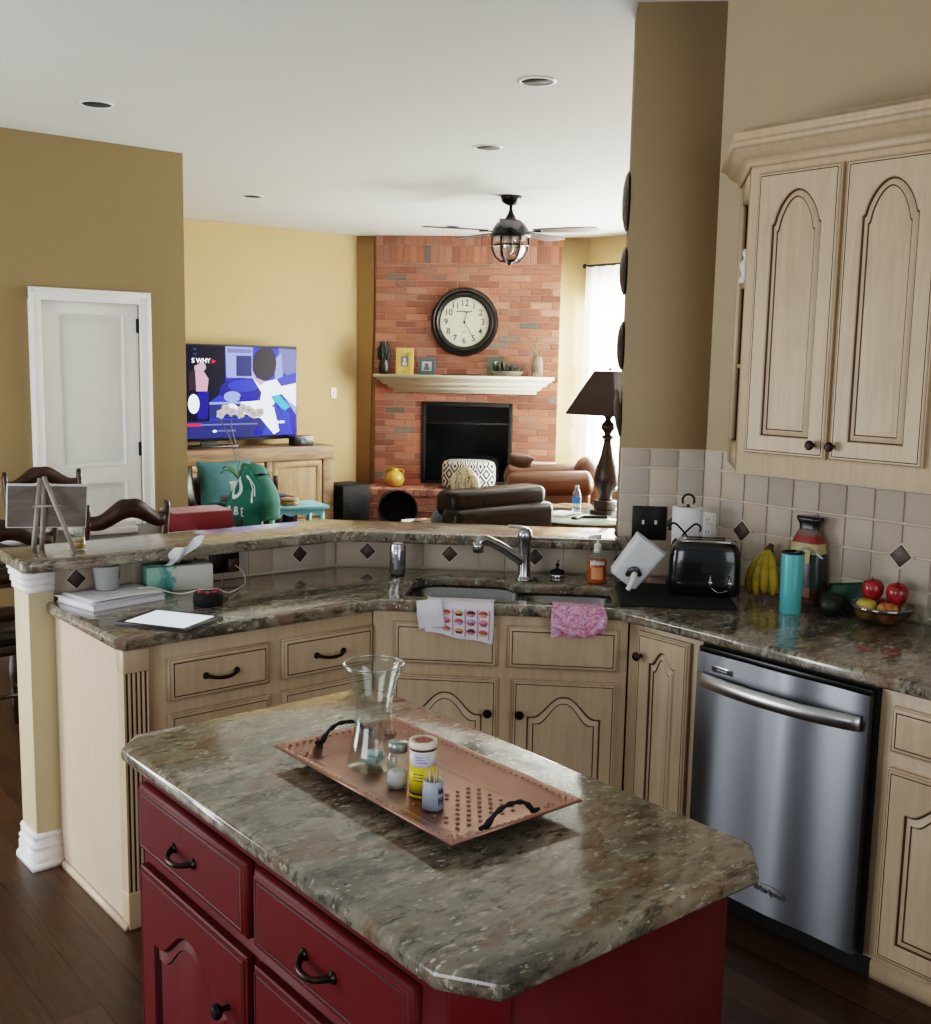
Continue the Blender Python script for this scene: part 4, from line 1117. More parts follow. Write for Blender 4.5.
# --- bar top: easel with picture, candle
ez = thing('table_easel', 'small grey wooden table easel on the left end of the bar top', 'easel', (1.238, 3.70, 1.07), radians(-14))
m = wood('grey_weathered_wood', '7A726A', 'B4ABA0', (9, 9, 1.5), .7); b = B()
def bar(bm, p, q, w_=.011, t=.008):
    p, q = Vector(p), Vector(q); d = (q - p).normalized(); x = Vector((1, 0, 0)); x = (x - d * x.dot(d)).normalized(); y = d.cross(x)
    ring_loft(bm, [[tuple(c + x * a * w_ / 2 + y * e * t / 2) for a, e in ((-1, -1), (1, -1), (1, 1), (-1, 1))] for c in (p, q)])
for x0, x1, zt in ((-.05, -.022, .245), (-.024, -.008, .25)):
    b = B(); bar(b, (x0 + .004, .035, 0), (x1, -.02, zt), .016, .01); mk('leg', b, m, ez)
b = B(); bar(b, (.075, -.085, 0), (-.010, -.030, .25), .014, .01); mk('back_leg', b, m, ez)
b = B(); bar(b, (-.058, .018, .058), (.04, .018, .058), .012, .03); bar(b, (-.045, .0, .15), (.035, -.045, .155), .008, .008); mk('crossbar', b, m, ez)
pc = thing('canvas_picture', 'small canvas seen from behind, leaning on the table easel', 'picture', (1.232, 3.70, 1.07), radians(-14))
M = T(.0, .028, .072) @ RX(radians(11))
b = B(); box(b, (-.125, 0, .0), (.13, .014, .152), bev=.001, M=M @ RY(radians(2.5))); mk('canvas', b, MAT['paper'], pc)
b = B(); box(b, (-.122, -.002, .004), (.127, .001, .148), M=M @ RY(radians(2.5))); mk('backing', b, wood('grey_backing', '6A625C', '8E8680', (2, 9, 9), .8), pc)
cd = thing('candle_jar', 'small glass candle jar with amber wax on the bar top beside the easel', 'candle', (1.322, 3.665, 1.07))
b = B(); lathe(b, [(.024, 0), (.0255, .002), (.0265, .05), (.0255, .05), (.0245, .004), (.001, .004)], 26); mk('glass', b, MAT['thin'], cd)
b = B(); lathe(b, [(.0235, .0045), (.0242, .03), (.001, .03)], 24); lathe(b, [(.0248, .031), (.0252, .038), (.024, .038)], 24, 1); mk('wax', b, [plain('amber_wax', 'D39A3C', .4), plain('cream_wax', 'E8DCB0', .4)], cd)

# --- porcelain piece in the open end shelf
fg = thing('porcelain_figurine', 'little white porcelain figurine on the wall cabinet\'s open end shelf', 'figurine', (3.262, 2.412, 2.0205))
b = B(); lathe(b, [(.022, 0), (.023, .01), (.014, .03), (.02, .05), (.022, .065), (.012, .08), (.009, .088), (.014, .098), (.015, .108), (.009, .118), (.001, .12)], 20); mk('body', b, MAT['wplastic'], fg)
# ================================================================== LIVING ROOM
FA = -pi / 4
FX, FY = 6.836, 9.834          # left end of the brick face (x + y = 16.67)
def fp(x, y=0.0):               # fireplace frame -> plan
    return (FX + (x + y) / R2, FY + (-x + y) / R2)
rnd = random.Random(5)
BR = [(.37, .125, .077), (.40, .14, .092), (.31, .10, .062), (.42, .17, .115), (.37, .145, .10), (.27, .09, .06), (.40, .185, .13), (.38, .135, .085)]
def brick(b, lo, hi):
    if hi[0] - lo[0] < .012: return
    vs = box(b, lo, hi, 0, bev=.003, seg=1)
    c = rnd.choice(BR); k = rnd.uniform(.55, 1.12)
    if rnd.random() < .035: c = (.17, .14, .12)
    paint_faces(b, vs, tuple(x * k for x in c))
def brickwork(b, x0, x1, z0, z1, y0, y1, skip=None, bw=.212, bh=.061, g=.010):
    r = 0; z = z0
    while z < z1 - .02:
        zt = min(z + bh, z1); x = x0 - (bw / 2 if r % 2 else 0)
        while x < x1 - .004:
            a, c = max(x, x0), min(x + bw, x1)
            segs = [(a, c)]
            if skip and zt > skip[2] and z < skip[3]:
                segs = [(p, q) for p, q in ((a, min(c, skip[0])), (max(a, skip[1]), c)) if q - p > .02]
            for p, q in segs: brick(b, (p, y0 + rnd.uniform(-.002, .002), z), (q, y1, zt))
            x += bw + g
        z += bh + g; r += 1
b = B(); FW = 1.98
brickwork(b, 0, FW, .375, 2.745, 0, .03, (.515, 1.505, .395, 1.29))
x = 0
while x < FW - .02:
    brick(b, (x, rnd.uniform(-.002, .002), 2.757), (min(x + .064, FW), .03, 2.935)); brick(b, (x, rnd.uniform(-.002, .002), 2.945), (min(x + .064, FW), .03, CH - .002)); x += .075
for lo, hi in (((.004, .008, .37), (.515, .084, CH - .001)), ((1.505, .008, .37), (FW - .004, .084, CH - .001)), ((.515, .008, 1.29), (1.505, .084, CH - .001)), ((.515, .008, .37), (1.505, .084, .397))): box(b, lo, hi, 1)
struct('wall_chimney', b, [MAT['brick'], MAT['mortar']], loc=(FX, FY, 0), rotz=FA)
b = B(); brickwork(b, -.03, FW + .08, 0.004, .30, -.42, -.39); 
x = -.03
while x < FW + .07:
    brick(b, (x, -.44, .305), (min(x + .064, FW + .08), -.21, .372)); brick(b, (x, -.2, .305), (min(x + .064, FW + .08), -.0045, .372)); x += .075
for k in range(4): brick(b, (-.03, -.388 + .095 * k, .004), (-.005, -.303 + .095 * k, .298))
box(b, (-.022, -.412, .002), (FW + .074, -.0045, .366), 1)
struct('trim_9', b, [MAT['brick'], MAT['mortar']], loc=(FX, FY, 0), rotz=FA)
# mantel
mn = thing('mantel_shelf', 'cream painted stepped mantel shelf on the brick chimney', 'mantel', (FX, FY, 0), FA)
b = B(); sweep(b, [(.235, -.001), (.235, -.03), (1.725, -.03), (1.725, -.001)], [(0, 1.385), (.03, 1.388), (.03, 1.418), (.055, 1.424), (.085, 1.448), (.085, 1.462), (.115, 1.468), (.15, 1.50), (.15, 1.513), (.185, 1.518), (.19, 1.54), (.215, 1.543), (.215, 1.575), (0, 1.575)])
mk('shelf', b, MAT['cream'], mn, sharp=25)
# fire screen
fs = thing('fireplace_insert', 'black metal fireplace insert with louvers and dark glass set in the brick', 'fireplace insert', (FX, FY, 0), FA)
b = B()
for lo, hi in (((.52, -.012, .400), (.56, .02, 1.285)), ((1.46, -.012, .400), (1.50, .02, 1.285)), ((.52, -.012, 1.24), (1.50, .02, 1.285)), ((.52, -.012, .400), (1.50, .02, .43)), ((.56, -.008, 1.05), (1.46, .02, 1.07))): box(b, lo, hi, bev=.003)
box(b, (.53, .055, .41), (1.49, .078, 1.275)); mk('frame', b, MAT['matte'], fs)
b = B()
for k in range(6): box(b, (.56, -.004, 1.082 + .026 * k), (1.46, .012, 1.094 + .026 * k), M=None)
mk('louver', b, plain('black_steel', '151515', .35, .6), fs)
b = B(); box(b, (.56, .006, .43), (1.46, .010, 1.05)); mk('glass_front', b, plain('dark_fire_glass', '040404', .12, Specular_IOR_Level=.2), fs)
# clock
ck = thing('wall_clock', 'large round wall clock with dark wood rim and cream face on the brick', 'clock', (*fp(.965, -.004), 2.14), FA)
b = B(); lathe(b, [(.26, 0), (.355, 0), (.362, .02), (.35, .045), (.325, .05), (.315, .04), (.305, .05), (.29, .052), (.275, .035), (.268, .02), (.26, .02)], 64, M=RX(pi / 2), cap0=False, cap1=False); mk('rim', b, plain('dark_clock_wood', '120C0A', .3, var=.2), ck)
b = B(); lathe(b, [(.27, .004), (.27, .016), (.001, .016)], 64, M=RX(pi / 2)); mk('dial', b, plain('aged_dial', 'D9D8C4', .6, var=.06), ck)
b = B()
for h in range(1, 13):
    a = pi / 2 - h * pi / 6
    text(b, str(h), .092, T(.198 * cos(a), -.0172, .198 * sin(a)) @ UP, bold=.0004, ext=.0004)
for k in range(60):
    a = 2 * pi * k / 60; L_ = .018 if k % 5 == 0 else .006
    box(b, (-.0015, -.0178, .25 - L_ / 2), (.0015, -.0165, .25 + L_ / 2), M=RY(a))
for k in range(9): box(b, (-.085 + .019 * k, -.0176, .104 + .004 * sin(k * .8)), (-.072 + .019 * k, -.0165, .118 + .004 * sin(k * .8)))
for k in range(3): box(b, (-.02 + .014 * k, -.0176, -.108), (-.01 + .014 * k, -.0165, -.1))
mk('numerals', b, MAT['matte'], ck)
for ang, ln, w_ in ((.24, .115, .007), (radians(150), .165, .005)):
    b = B(); box(b, (-w_ * .5, -.021, -.02), (w_ * .5, -.0195, ln), M=RY(ang)); lathe(b, [(.011, .0195), (.011, .022), (.001, .0225)], 14, M=RX(pi / 2)); mk('hand', b, MAT['matte'], ck)

# mantel ornaments
MZ2 = 1.5752
def onM(x, y=-.13): return (*fp(x, y), MZ2)
pl = thing('feathery_plant', 'dark green feathery plant in a dark vase at the left end of the mantel', 'plant', onM(.115))
b = B(); lathe(b, [(.045, 0), (.055, .03), (.06, .08), (.045, .14), (.05, .15)], 18); mk('pot', b, plain('dark_glaze', '15120F', .4), pl)
b = B()
for k in range(120):
    a = rnd.uniform(0, 6.28); r = .075 * sqrt(rnd.random()); h = .19 + rnd.uniform(0, .17)
    tube(b, [(.02 * cos(a), .02 * sin(a), .13), (r * cos(a) * .8, r * sin(a) * .8, h * .7), (r * cos(a) * 1.1, r * sin(a) * 1.1, h)], [.004, .009, .001], 4)
mk('foliage', b, plain('dark_foliage', '18221A', .8, var=.4), pl)
def pframe(name, label, x, w_, h, mats, holew, holeh, y=-.10):
    t = thing(name, label, 'picture frame', onM(x, y), FA)
    M = RX(radians(-7))
    b = B(); frame_panel(b, -w_ / 2, w_ / 2, .001, h, 0, [(0, .016, 0), (0, 0, 0), (.012, -.004, 0), ((w_ - holew) / 2 - .01, -.003, 0), ((w_ - holew) / 2, .004, 0)])
    bmesh.ops.transform(b, matrix=M, verts=b.verts); mk('frame', b, mats[0], t)
    b = B(); box(b, (-holew / 2 - .002, -.0055, h / 2 - holeh / 2), (holew / 2 + .002, -.0025, h / 2 + holeh / 2), M=M); ball(b, (0, -.006, h / 2 + holeh * .1), (holew * .22, .002, holeh * .22), 10, 1, M=M); box(b, (-holew * .33, -.0065, h / 2 - holeh * .45), (holew * .33, -.005, h / 2 - holeh * .1), 1, M=M)
    mk('photo', b, [mats[1], mats[2]], t); return t
pframe('picture_frame', 'upright distressed yellow wood frame with small grey photo on the mantel', .335, .19, .28, [wood('yellow_wood', 'B08A3E', 'DCC078', (9, 9, 2), .6), plain('grey_photo', '5E6066', .4), plain('pale_photo', 'B9BBC0', .4)], .075, .11)
pframe('picture_frame', 'square slate grey frame with silver photo on the mantel', .575, .185, .185, [plain('slate_frame', '45525A', .5), plain('silver_photo', 'AEB4B8', .4), plain('dark_photo', '4E585E', .4)], .10, .10)
b = B(); box(b, (-.215, -.014, 0), (.215, .014, .016), bev=.004)
tag(mk('wooden_rod', b, MAT['darkwood'], loc=onM(.955, -.15), rotz=FA), 'low dark wooden bar lying at the middle of the mantel', 'ornament')
pc = thing('photo_card', 'small dark green print with a white bird leaning at the right of the mantel', 'picture', onM(1.31, -.035), FA)
b = B(); box(b, (-.09, 0, 0), (.09, .006, .205), M=RX(radians(-6))); mk('card', b, plain('green_grey_print', '4A5140', .6, var=.4, scale=30), pc)
b = B(); ball(b, (0, -.004, .12), (.02, .002, .035), 10, M=RX(radians(-6))); ball(b, (.018, -.004, .15), (.012, .002, .012), 8, M=RX(radians(-6))); mk('bird_print', b, MAT['paper'], pc)
pb = thing('succulent_bowl', 'low stone bowl planted with dark succulents on the mantel', 'planter', onM(1.44, -.155), FA)
b = B(); lathe(b, [(.10, 0), (.13, .01), (.155, .04), (.16, .055), (.148, .055), (.135, .04), (.001, .035)], 28, sx=1.1, sy=.6); mk('bowl', b, plain('stone_bowl', '6E6A58', .7, bump=.3), pb)
b = B()
for k in range(70):
    a = rnd.uniform(0, 6.28); r = rnd.random(); px_, py_ = .15 * r * cos(a) , .075 * r * sin(a); h = .05 + .06 * rnd.random() * (1 - r * .4) + (.05 if px_ < -.03 else 0)
    tube(b, [(px_, py_, .04), (px_ * 1.1, py_ * 1.1, h), (px_ * 1.2 + .01 * cos(a), py_ * 1.2, h + .03)], [.008, .011, .001], 5)
mk('succulents', b, plain('dark_succulent', '2A3124', .7, var=.4), pb)
tv_ = thing('twig_vase', 'bundle of pale twigs standing in a twig vase at the right end of the mantel', 'vase', onM(1.755, -.13), FA)
b = B()
for k in range(26):
    a = 2 * pi * k / 26; tube(b, [(.055 * cos(a), .055 * sin(a), 0), (.058 * cos(a + .1), .058 * sin(a + .1), .1), (.04 * cos(a + .25), .04 * sin(a + .25), .2 + .02 * rnd.random())], .0055, 5)
lathe(b, [(.05, .002), (.052, .1), (.036, .18)], 16); mk('vase', b, wood('pale_twig', '5A4A3A', 'A39482', (9, 9, 2), .8), tv_)
b = B()
for k in range(18):
    a = rnd.uniform(0, 6.28); r = rnd.uniform(.03, .12); h = rnd.uniform(.3, .44)
    tube(b, [(.01 * cos(a), .01 * sin(a), .1), (r * .4 * cos(a), r * .4 * sin(a), .25), (r * cos(a), r * sin(a), h)], [.004, .003, .0015], 5)
mk('twigs', b, wood('brown_twig', '4A372A', '8A7460', (9, 9, 2), .8), tv_)
# hearth things
HZ = .3728
def onH(x, y): return (*fp(x, y), HZ)
jg = thing('ceramic_jug', 'round mustard yellow ceramic jug on the left end of the hearth', 'jug', onH(.255, -.2), FA)
b = B(); lathe(b, [(.05, 0), (.085, .02), (.108, .07), (.105, .11), (.08, .15), (.045, .17), (.04, .185), (.05, .2), (.044, .2), (.03, .17)], 28); mk('body', b, plain('mustard_glaze', 'BE9440', .25, var=.15), jg)
for s in (-1, 1):
    b = B(); tube(b, bez([(.035 * s, 0, .18), (.075 * s, 0, .185), (.1 * s, 0, .165), (.09 * s, 0, .13)], 5), .011, 8); mk('handle', b, plain('mustard_glaze2', 'BE9440', .25), jg)
pf = thing('patterned_pouf', 'black and white diamond patterned round pouf on the hearth before the fire', 'pouf', onH(1.06, -.22), FA)
m = NT('diamond_knit'); c = m.n('ShaderNodeUVMap'); 
v = m.coord(); sp = m.n('ShaderNodeSeparateXYZ'); m.l(v, sp.inputs[0])
at_ = m.math('ARCTAN2', sp.outputs[1], sp.outputs[0])
tri = lambda x: m.math('ABSOLUTE', m.math('SUBTRACT', m.math('FRACT', x), .5))
fa = tri(m.math('MULTIPLY', at_, 8 / (2 * pi) * 1.5)); fz = tri(m.math('MULTIPLY', sp.outputs[2], 1 / .17))
dsum = m.math('ADD', m.math('MULTIPLY', fa, 1.0), fz)
st_ = m.math('FRACT', m.math('MULTIPLY', dsum, 3.0))
m.base(m.ramp(st_, [(0, '141416'), (.42, '141416'), (.46, 'CFCEC8'), (1, 'CFCEC8')])).set(Roughness=.9)
m.t.nodes.remove(c)
b = B(); lathe(b, [(.2, 0), (.27, .02), (.288, .08), (.288, .24), (.27, .29), (.22, .31), (.001, .315)], 40, sy=.55); mk('cushion', b, m.m, pf)
bx = thing('coal_scuttle', 'black open topped drum lying on its side before the hearth', 'bucket', (*fp(.36, -.70), 0.0), FA + .25)
b = B(); lathe(b, [(.001, 0), (.17, 0), (.18, .02), (.2, .34), (.207, .35), (.195, .35), (.17, .02)], 32, M=T(0, .17, .208) @ RX(pi / 2)); mk('drum', b, MAT['matte'], bx)
b = B(); box(b, (-.02, -.45, .055), (.24, -.2, .07), bev=.003, M=T(.03, 0, .09) @ RX(.15) @ RZ(.3))
tag(mk('magazine', b, MAT['paper'], loc=(*fp(.38, -.76), 0), rotz=FA), 'white magazine sticking out of the black drum', 'magazine')

# side table with stacked magazines beside the hearth
ht = thing('side_table', 'small dark wood side table with magazines beside the fireplace', 'table', (*fp(1.80, -.82), 0), FA)
b = B(); box(b, (-.24, -.17, .60), (.24, .17, .63), bev=.006); mk('tabletop', b, MAT['darkwood'], ht)
for x in (-.2, .2):
    for y in (-.13, .13):
        b = B(); cyl(b, (x, y, 0), (x, y, .60), .014, .018, 10); mk('leg', b, MAT['darkwood'], ht)
zz = .6305
for k in range(6):
    b = B(); h = .012 + .004 * (k % 3); box(b, (-.16, -.12, 0), (.16, .12, h), bev=.001)
    tag(mk('magazine', b, plain('magazine_%d' % k, ('B8B4B0', '6E5A58', 'D8D4CC', '8A7A90', 'C9B8B0', '9A9AA4')[k], .35), loc=(*fp(1.80 + .012 * (k % 3), -.82), zz), rotz=FA + .12 * ((k * 5) % 4 - 1.5)),
        ('grey magazine at the bottom of the stack by the fireplace', 'brown magazine second from the bottom of the stack by the fireplace', 'cream magazine third from the bottom of the stack by the fireplace', 'mauve magazine third from the top of the stack by the fireplace', 'pinkish magazine second from the top of the stack by the fireplace', 'blue grey magazine on top of the stack by the fireplace')[k], 'magazine', 'magazines stacked by the fireplace'); zz += h + .0006

# --- television, console, speaker
cs = thing('media_console', 'rustic reclaimed wood media console with panelled doors under the television', 'console', (3.9, 9.58, 0))
b = B()
for lo, hi in (((0, 0, .70), (2.25, .45, .84)), ((0, 0, 0), (.13, .45, .70)), ((2.12, 0, 0), (2.25, .45, .70)), ((.13, 0, 0), (2.12, .45, .10)), ((.13, .06, .1), (2.12, .45, .70)), ((.80, 0, .1), (.86, .2, .7)), ((1.46, 0, .1), (1.53, .2, .7))): box(b, lo, hi, bev=.008)
mk('frame', b, MAT['rustic'], cs)
m = wood('pale_rustic_wood', '6E5238', 'A8855C', (9, 9, 1.2), .6)
for x0 in (.145, .87, 1.54):
    b = B(); x1 = x0 + (.645 if x0 < .2 else .57)
    frame_panel(b, x0, x1, .11, .69, .012, [(0, .03, 0), (0, 0, 0), (.004, -.003, 0), (.055, -.003, 0), (.06, .010, 0), (.075, .006, 0)]); d = mk('door', b, m, cs)
    b = B(); xx = x1 - .03 if x0 < 1 else x0 + .03
    box(b, (x0 + .005 if x0 > 1.4 else x1 - .045, -.012, .38), (x0 + .045 if x0 > 1.4 else x1 - .005, .009, .56), bev=.004); mk('latch', b, MAT['bronze'], d)
TY = 9.80
tl = thing('television', 'large flat television showing a bright blue scene on the rustic console', 'television', (0, TY, 0))
b = B(); box(b, (4.19, 0, .905), (5.842, .05, 1.845), bev=.006); mk('housing', b, MAT['black'], tl)
def tq(px, py): return (4.63 + (px - 187) / 109 * 1.20, 1.832 - (py - 345.5) / 95.5 * .916)
def zq(zx, zy): return tq(180 + zx / 7.16, 330 + zy / 7.16)
TM = {k: emit('screen_' + k, c, s) for k, (c, s) in dict(navy=('070720', .8), indigo=('1A1A8E', .9), blue=('2834D0', 1.1), pale=('8C9CF0', 1.1), white=('F2F6FF', 1.7), cyan=('3AB0D8', 1.2), hair=('30242E', .8), skin=('D8A8C0', 1.0), pink=('E0A0B8', 1.0), deep=('1010B0', 1.1), grey=('7078C0', .9), red=('E02840', 1.3), slate=('2A3078', .8)).items()}
TK = list(TM)
b = B(); lay = [0.0]
def tshape(pts, k, zoomed=True):
    lay[0] += .00015
    p = [zq(*q) if zoomed else q for q in pts]
    a = sum(p[i][0] * p[(i + 1) % len(p)][1] - p[(i + 1) % len(p)][0] * p[i][1] for i in range(len(p)))
    if a < 0: p = p[::-1]
    face(b, [(x, -.0006 - lay[0], z) for x, z in p], TK.index(k))
def ell(cx_, cy_, rx, ry, n=22, rot=0): return [(cx_ + rx * cos(t) * cos(rot) - ry * sin(t) * sin(rot), cy_ + rx * cos(t) * sin(rot) + ry * sin(t) * cos(rot)) for t in [2 * pi * i / n for i in range(n)]]
face(b, [(4.21, -.0004, .925), (5.83, -.0004, .925), (5.83, -.0004, 1.83), (4.21, -.0004, 1.83)], TK.index('navy'))
tshape([(315, 115), (828, 125), (828, 770), (200, 770), (200, 520), (315, 430)], 'blue')
tshape([(315, 115), (510, 118), (505, 345), (320, 340)], 'pale'); tshape([(390, 180), (500, 180), (500, 330), (390, 330)], 'slate'); tshape([(330, 130), (500, 130), (500, 160), (330, 160)], 'grey')
tshape([(700, 120), (828, 125), (828, 300), (760, 320), (700, 280)], 'grey'); tshape([(670, 200), (720, 150), (730, 330), (670, 360)], 'pale')
tshape(ell(420, 440, 150, 100), 'indigo'); tshape(ell(440, 400, 110, 45), 'blue'); tshape(ell(360, 480, 60, 40), 'pale'); tshape(ell(470, 490, 60, 30), 'deep')
tshape([(200, 530), (560, 520), (560, 640), (200, 640)], 'slate'); tshape([(200, 520), (540, 515), (540, 530), (200, 535)], 'pale')
tshape([(640, 420), (828, 380), (828, 640), (760, 560)], 'white'); tshape([(690, 440), (828, 560), (828, 640), (700, 520)], 'pale')
tshape([(500, 330), (560, 380), (680, 350), (740, 440), (640, 560), (600, 680), (560, 640), (420, 600), (420, 520), (560, 510), (570, 450)], 'white')
tshape(ell(350, 570, 50, 38), 'white'); tshape(ell(470, 560, 55, 45), 'white'); tshape(ell(520, 600, 50, 40), 'white')
tshape([(560, 560), (660, 560), (700, 740), (660, 765), (600, 690), (560, 640)], 'white')
tshape([(640, 480), (720, 460), (828, 620), (828, 765), (770, 765), (720, 620)], 'deep'); tshape([(640, 490), (700, 465), (780, 560), (740, 590)], 'cyan'); tshape([(700, 560), (770, 600), (800, 765), (770, 765)], 'blue')
tshape(ell(590, 240, 85, 122), 'hair'); tshape(ell(630, 230, 50, 110), 'hair'); tshape([(495, 270), (530, 340), (600, 370), (560, 400), (505, 340)], 'skin')
# figures at the left of the screen, progress bar, captions
tshape([(100, 260), (130, 245), (195, 350), (185, 440), (110, 440)], 'pink'); tshape(ell(150, 265, 28, 32), 'skin'); tshape([(120, 440), (195, 440), (185, 640), (115, 640)], 'indigo'); tshape(ell(92, 530, 38, 70), 'white'); tshape([(60, 300), (105, 290), (110, 420), (60, 440)], 'hair')
tshape([(46, 660), (560, 640), (600, 690), (560, 780), (46, 780)], 'slate'); tshape([(46, 672), (140, 672), (140, 692), (46, 692)], 'red'); tshape([(140, 677), (540, 677), (540, 687), (140, 687)], 'grey'); tshape([(510, 740), (540, 700), (580, 745), (570, 768), (520, 768)], 'deep')
tshape([(218, 210), (248, 224), (218, 240)], 'red')
zx_, zz_ = zq(206, 222); text(b, 'S WHY', .062, T(zx_, -.012, zz_) @ UP, TK.index('white'), align='RIGHT', bold=.001)
for k in range(9): tshape([(250 + 15 * k, 722), (260 + 15 * k, 722), (260 + 15 * k, 735), (250 + 15 * k, 735)], 'grey')
tshape(ell(232, 730, 14, 9), 'white')
for k in range(3): tshape([(682 + 20 * k, 664), (697 + 20 * k, 664), (697 + 20 * k, 682), (682 + 20 * k, 682)], 'white')
for k in range(2): tshape([(92, 130 + 36 * k), (116, 130 + 36 * k), (116, 146 + 36 * k), (92, 146 + 36 * k)], 'slate')
mk('screen', b, [TM[k] for k in TK], tl)
b = B(); box(b, (4.55, -.04, .8405), (5.15, .12, .862), bev=.006); box(b, (4.78, .02, .855), (4.95, .05, .93)); mk('stand', b, MAT['black'], tl)
b = B(); box(b, (5.70, 9.62, .8405), (5.93, 9.74, .945), bev=.008); s_ = thing('center_speaker', 'small black speaker at the right end of the rustic console', 'speaker', (0, 0, 0))
mk('cabinet', b, MAT['black'], s_)
b = B(); lathe(b, [(.03, 0), (.03, .003), (.001, .001)], 18, M=T(5.815, 9.621, .893) @ RX(pi / 2)); mk('cone', b, plain('grey_cone', '3A3A3C', .5), s_)
b = B(); box(b, (-.17, -.19, .01), (.17, .19, .42), bev=.01); sb = thing('subwoofer', 'black floor subwoofer box between the console and the fireplace', 'speaker', (6.36, 9.66, 0)); mk('cabinet', b, MAT['matte'], sb)
b = B(); lathe(b, [(.11, 0), (.11, .004), (.08, .001), (.001, -.001)], 24, M=T(0, -.191, .24) @ RX(pi / 2)); mk('cone', b, plain('black_cone', '1E1E20', .4), sb)
for x in (-.13, .13):
    for y in (-.15, .15):
        b = B(); cyl(b, (x, y, 0), (x, y, .012), .015, n=10); mk('foot', b, MAT['black'], sb)
b = B(); tube(b, bez([(*fp(-.035, .076), 2.98), (*fp(-.03, .076), 2.2), (*fp(-.05, .076), 1.4), (*fp(-.06, .075), .8), (*fp(-.06, .07), .4), (*fp(-.08, .05), .02)], 8), .005, 6)
tag(mk('speaker_cable', b, plain('tan_cable', '5A4A34', .6)), 'thin cable running down the corner left of the brick chimney', 'cable')
ls = thing('light_switch', 'small white light switch on the tan wall right of the television', 'light switch', (6.44, 10.048, 1.36))
b = B(); box(b, (-.036, -.007, -.058), (.036, 0, .058), bev=.003); mk('cover_plate', b, MAT['wplastic'], ls)
b = B(); box(b, (-.006, -.017, -.01), (.006, -.006, .014), bev=.002); mk('toggle', b, MAT['wplastic'], ls)

# --- ceiling fan
FXc, FYc = 5.97, 6.71
fan = thing('ceiling_fan', 'dark bronze ceiling fan with caged lantern light in the living room', 'ceiling fan', (FXc, FYc, CH))
FM = plain('dark_fan_metal', '0E0E10', .3, .5)
b = B(); lathe(b, [(.001, 0), (.085, 0), (.085, -.012), (.07, -.05), (.035, -.07), (.016, -.075)], 28); mk('canopy', b, FM, fan)
b = B(); cyl(b, (0, 0, -.07), (0, 0, -.13), .014, n=14); lathe(b, [(.016, -.11), (.02, -.13), (.05, -.18), (.055, -.185)], 24); mk('downrod', b, FM, fan)
b = B(); lathe(b, [(.03, -.178), (.07, -.185), (.115, -.215), (.145, -.26), (.15, -.285), (.165, -.30), (.165, -.315), (.14, -.325), (.001, -.325)], 36); mk('motor_housing', b, FM, fan)
BM = plain('fan_blade_grey', '3A3A40', .35, var=.2)
for k in range(5):
    a = radians(-39.6 - 20) + 2 * pi * k / 5
    b = B()
    def bl(u, v, a=a):
        r = .2 + .52 * u; w_ = (.055 + .03 * sin(u * pi * .6)) * (1 if u < .93 else max(.35, 1 - (u - .93) * 7)); y = (v - .5) * 2 * w_
        return (r, y, -.278 - .10 * y * 1.0)
    grid(b, bl, 16, 4); ext = bmesh.ops.extrude_face_region(b, geom=list(b.faces)); bmesh.ops.translate(b, verts=[v for v in ext['geom'] if isinstance(v, bmesh.types.BMVert)], vec=(0, 0, .008))
    bmesh.ops.recalc_face_normals(b, faces=b.faces)
    bmesh.ops.transform(b, matrix=RZ(a), verts=b.verts); bo = mk('blade', b, BM, fan)
    b = B(); tube(b, [(.13, 0, -.285), (.18, 0, -.282), (.26, 0, -.284)], [.016, .012, .02], 8, flat=.4); bmesh.ops.transform(b, matrix=RZ(a), verts=b.verts); mk('blade_arm', b, FM, bo)
ln = B(); lathe(ln, [(.125, -.327), (.13, -.36), (.125, -.42), (.10, -.475), (.06, -.50)], 32, cap0=False); lo_ = mk('lantern_glass', ln, thin_glass('seeded_glass', 'EEF0F0', .5, .15), fan)
b = B()
for k in range(6):
    a = 2 * pi * k / 6 + .35
    tube(b, [((r + .006) * cos(a), (r + .006) * sin(a), z) for r, z in ((.14, -.325), (.142, -.36), (.135, -.425), (.108, -.48), (.065, -.512), (.02, -.515))], .0075, 6)
tube(b, [(.143 * cos(2 * pi * i / 32), .143 * sin(2 * pi * i / 32), -.388) for i in range(32)], .007, 6, closed=True)
lathe(b, [(.001, -.545), (.012, -.54), (.02, -.522), (.07, -.508), (.06, -.5)], 20); mk('cage', b, FM, fan)
b = B(); lathe(b, [(.02, -.33), (.02, -.37), (.03, -.40), (.028, -.435), (.001, -.46)], 16); mk('bulb', b, plain('frosted_bulb', 'BFBFBA', .3), fan)

# --- recessed lights
for k, (x, y, r, lb) in enumerate(((3.65, 3.94, .085, 'recessed ceiling light with dark baffle nearest the kitchen wall column'), (2.3, 5.9, .085, 'recessed ceiling light above the white door and dining table'), (4.53, 5.32, .085, 'recessed ceiling light left of the ceiling fan, nearer the kitchen'), (4.51, 8.27, .085, 'recessed ceiling light above the television'), (6.9, 8.6, .085, 'recessed ceiling light in front of the brick chimney'), (7.55, 6.75, .085, 'recessed ceiling light near the bright window'))):
    t = thing('recessed_light', lb, 'recessed light', (x, y, CH - .0005), 0, 'recessed ceiling lights')
    b = B(); lathe(b, [(r * .86, -.001), (r * .9, -.006), (r * 1.08, -.004), (r * 1.1, 0)], 32, cap0=False, cap1=False); mk('trim_ring', b, MAT['white'] if k != 4 else MAT['white'], t)
    b = B(); lathe(b, [(r * .88, -.0015), (r * .88, -.003), (.001, -.003)], 32); mk('baffle', b, MAT['matte'], t)

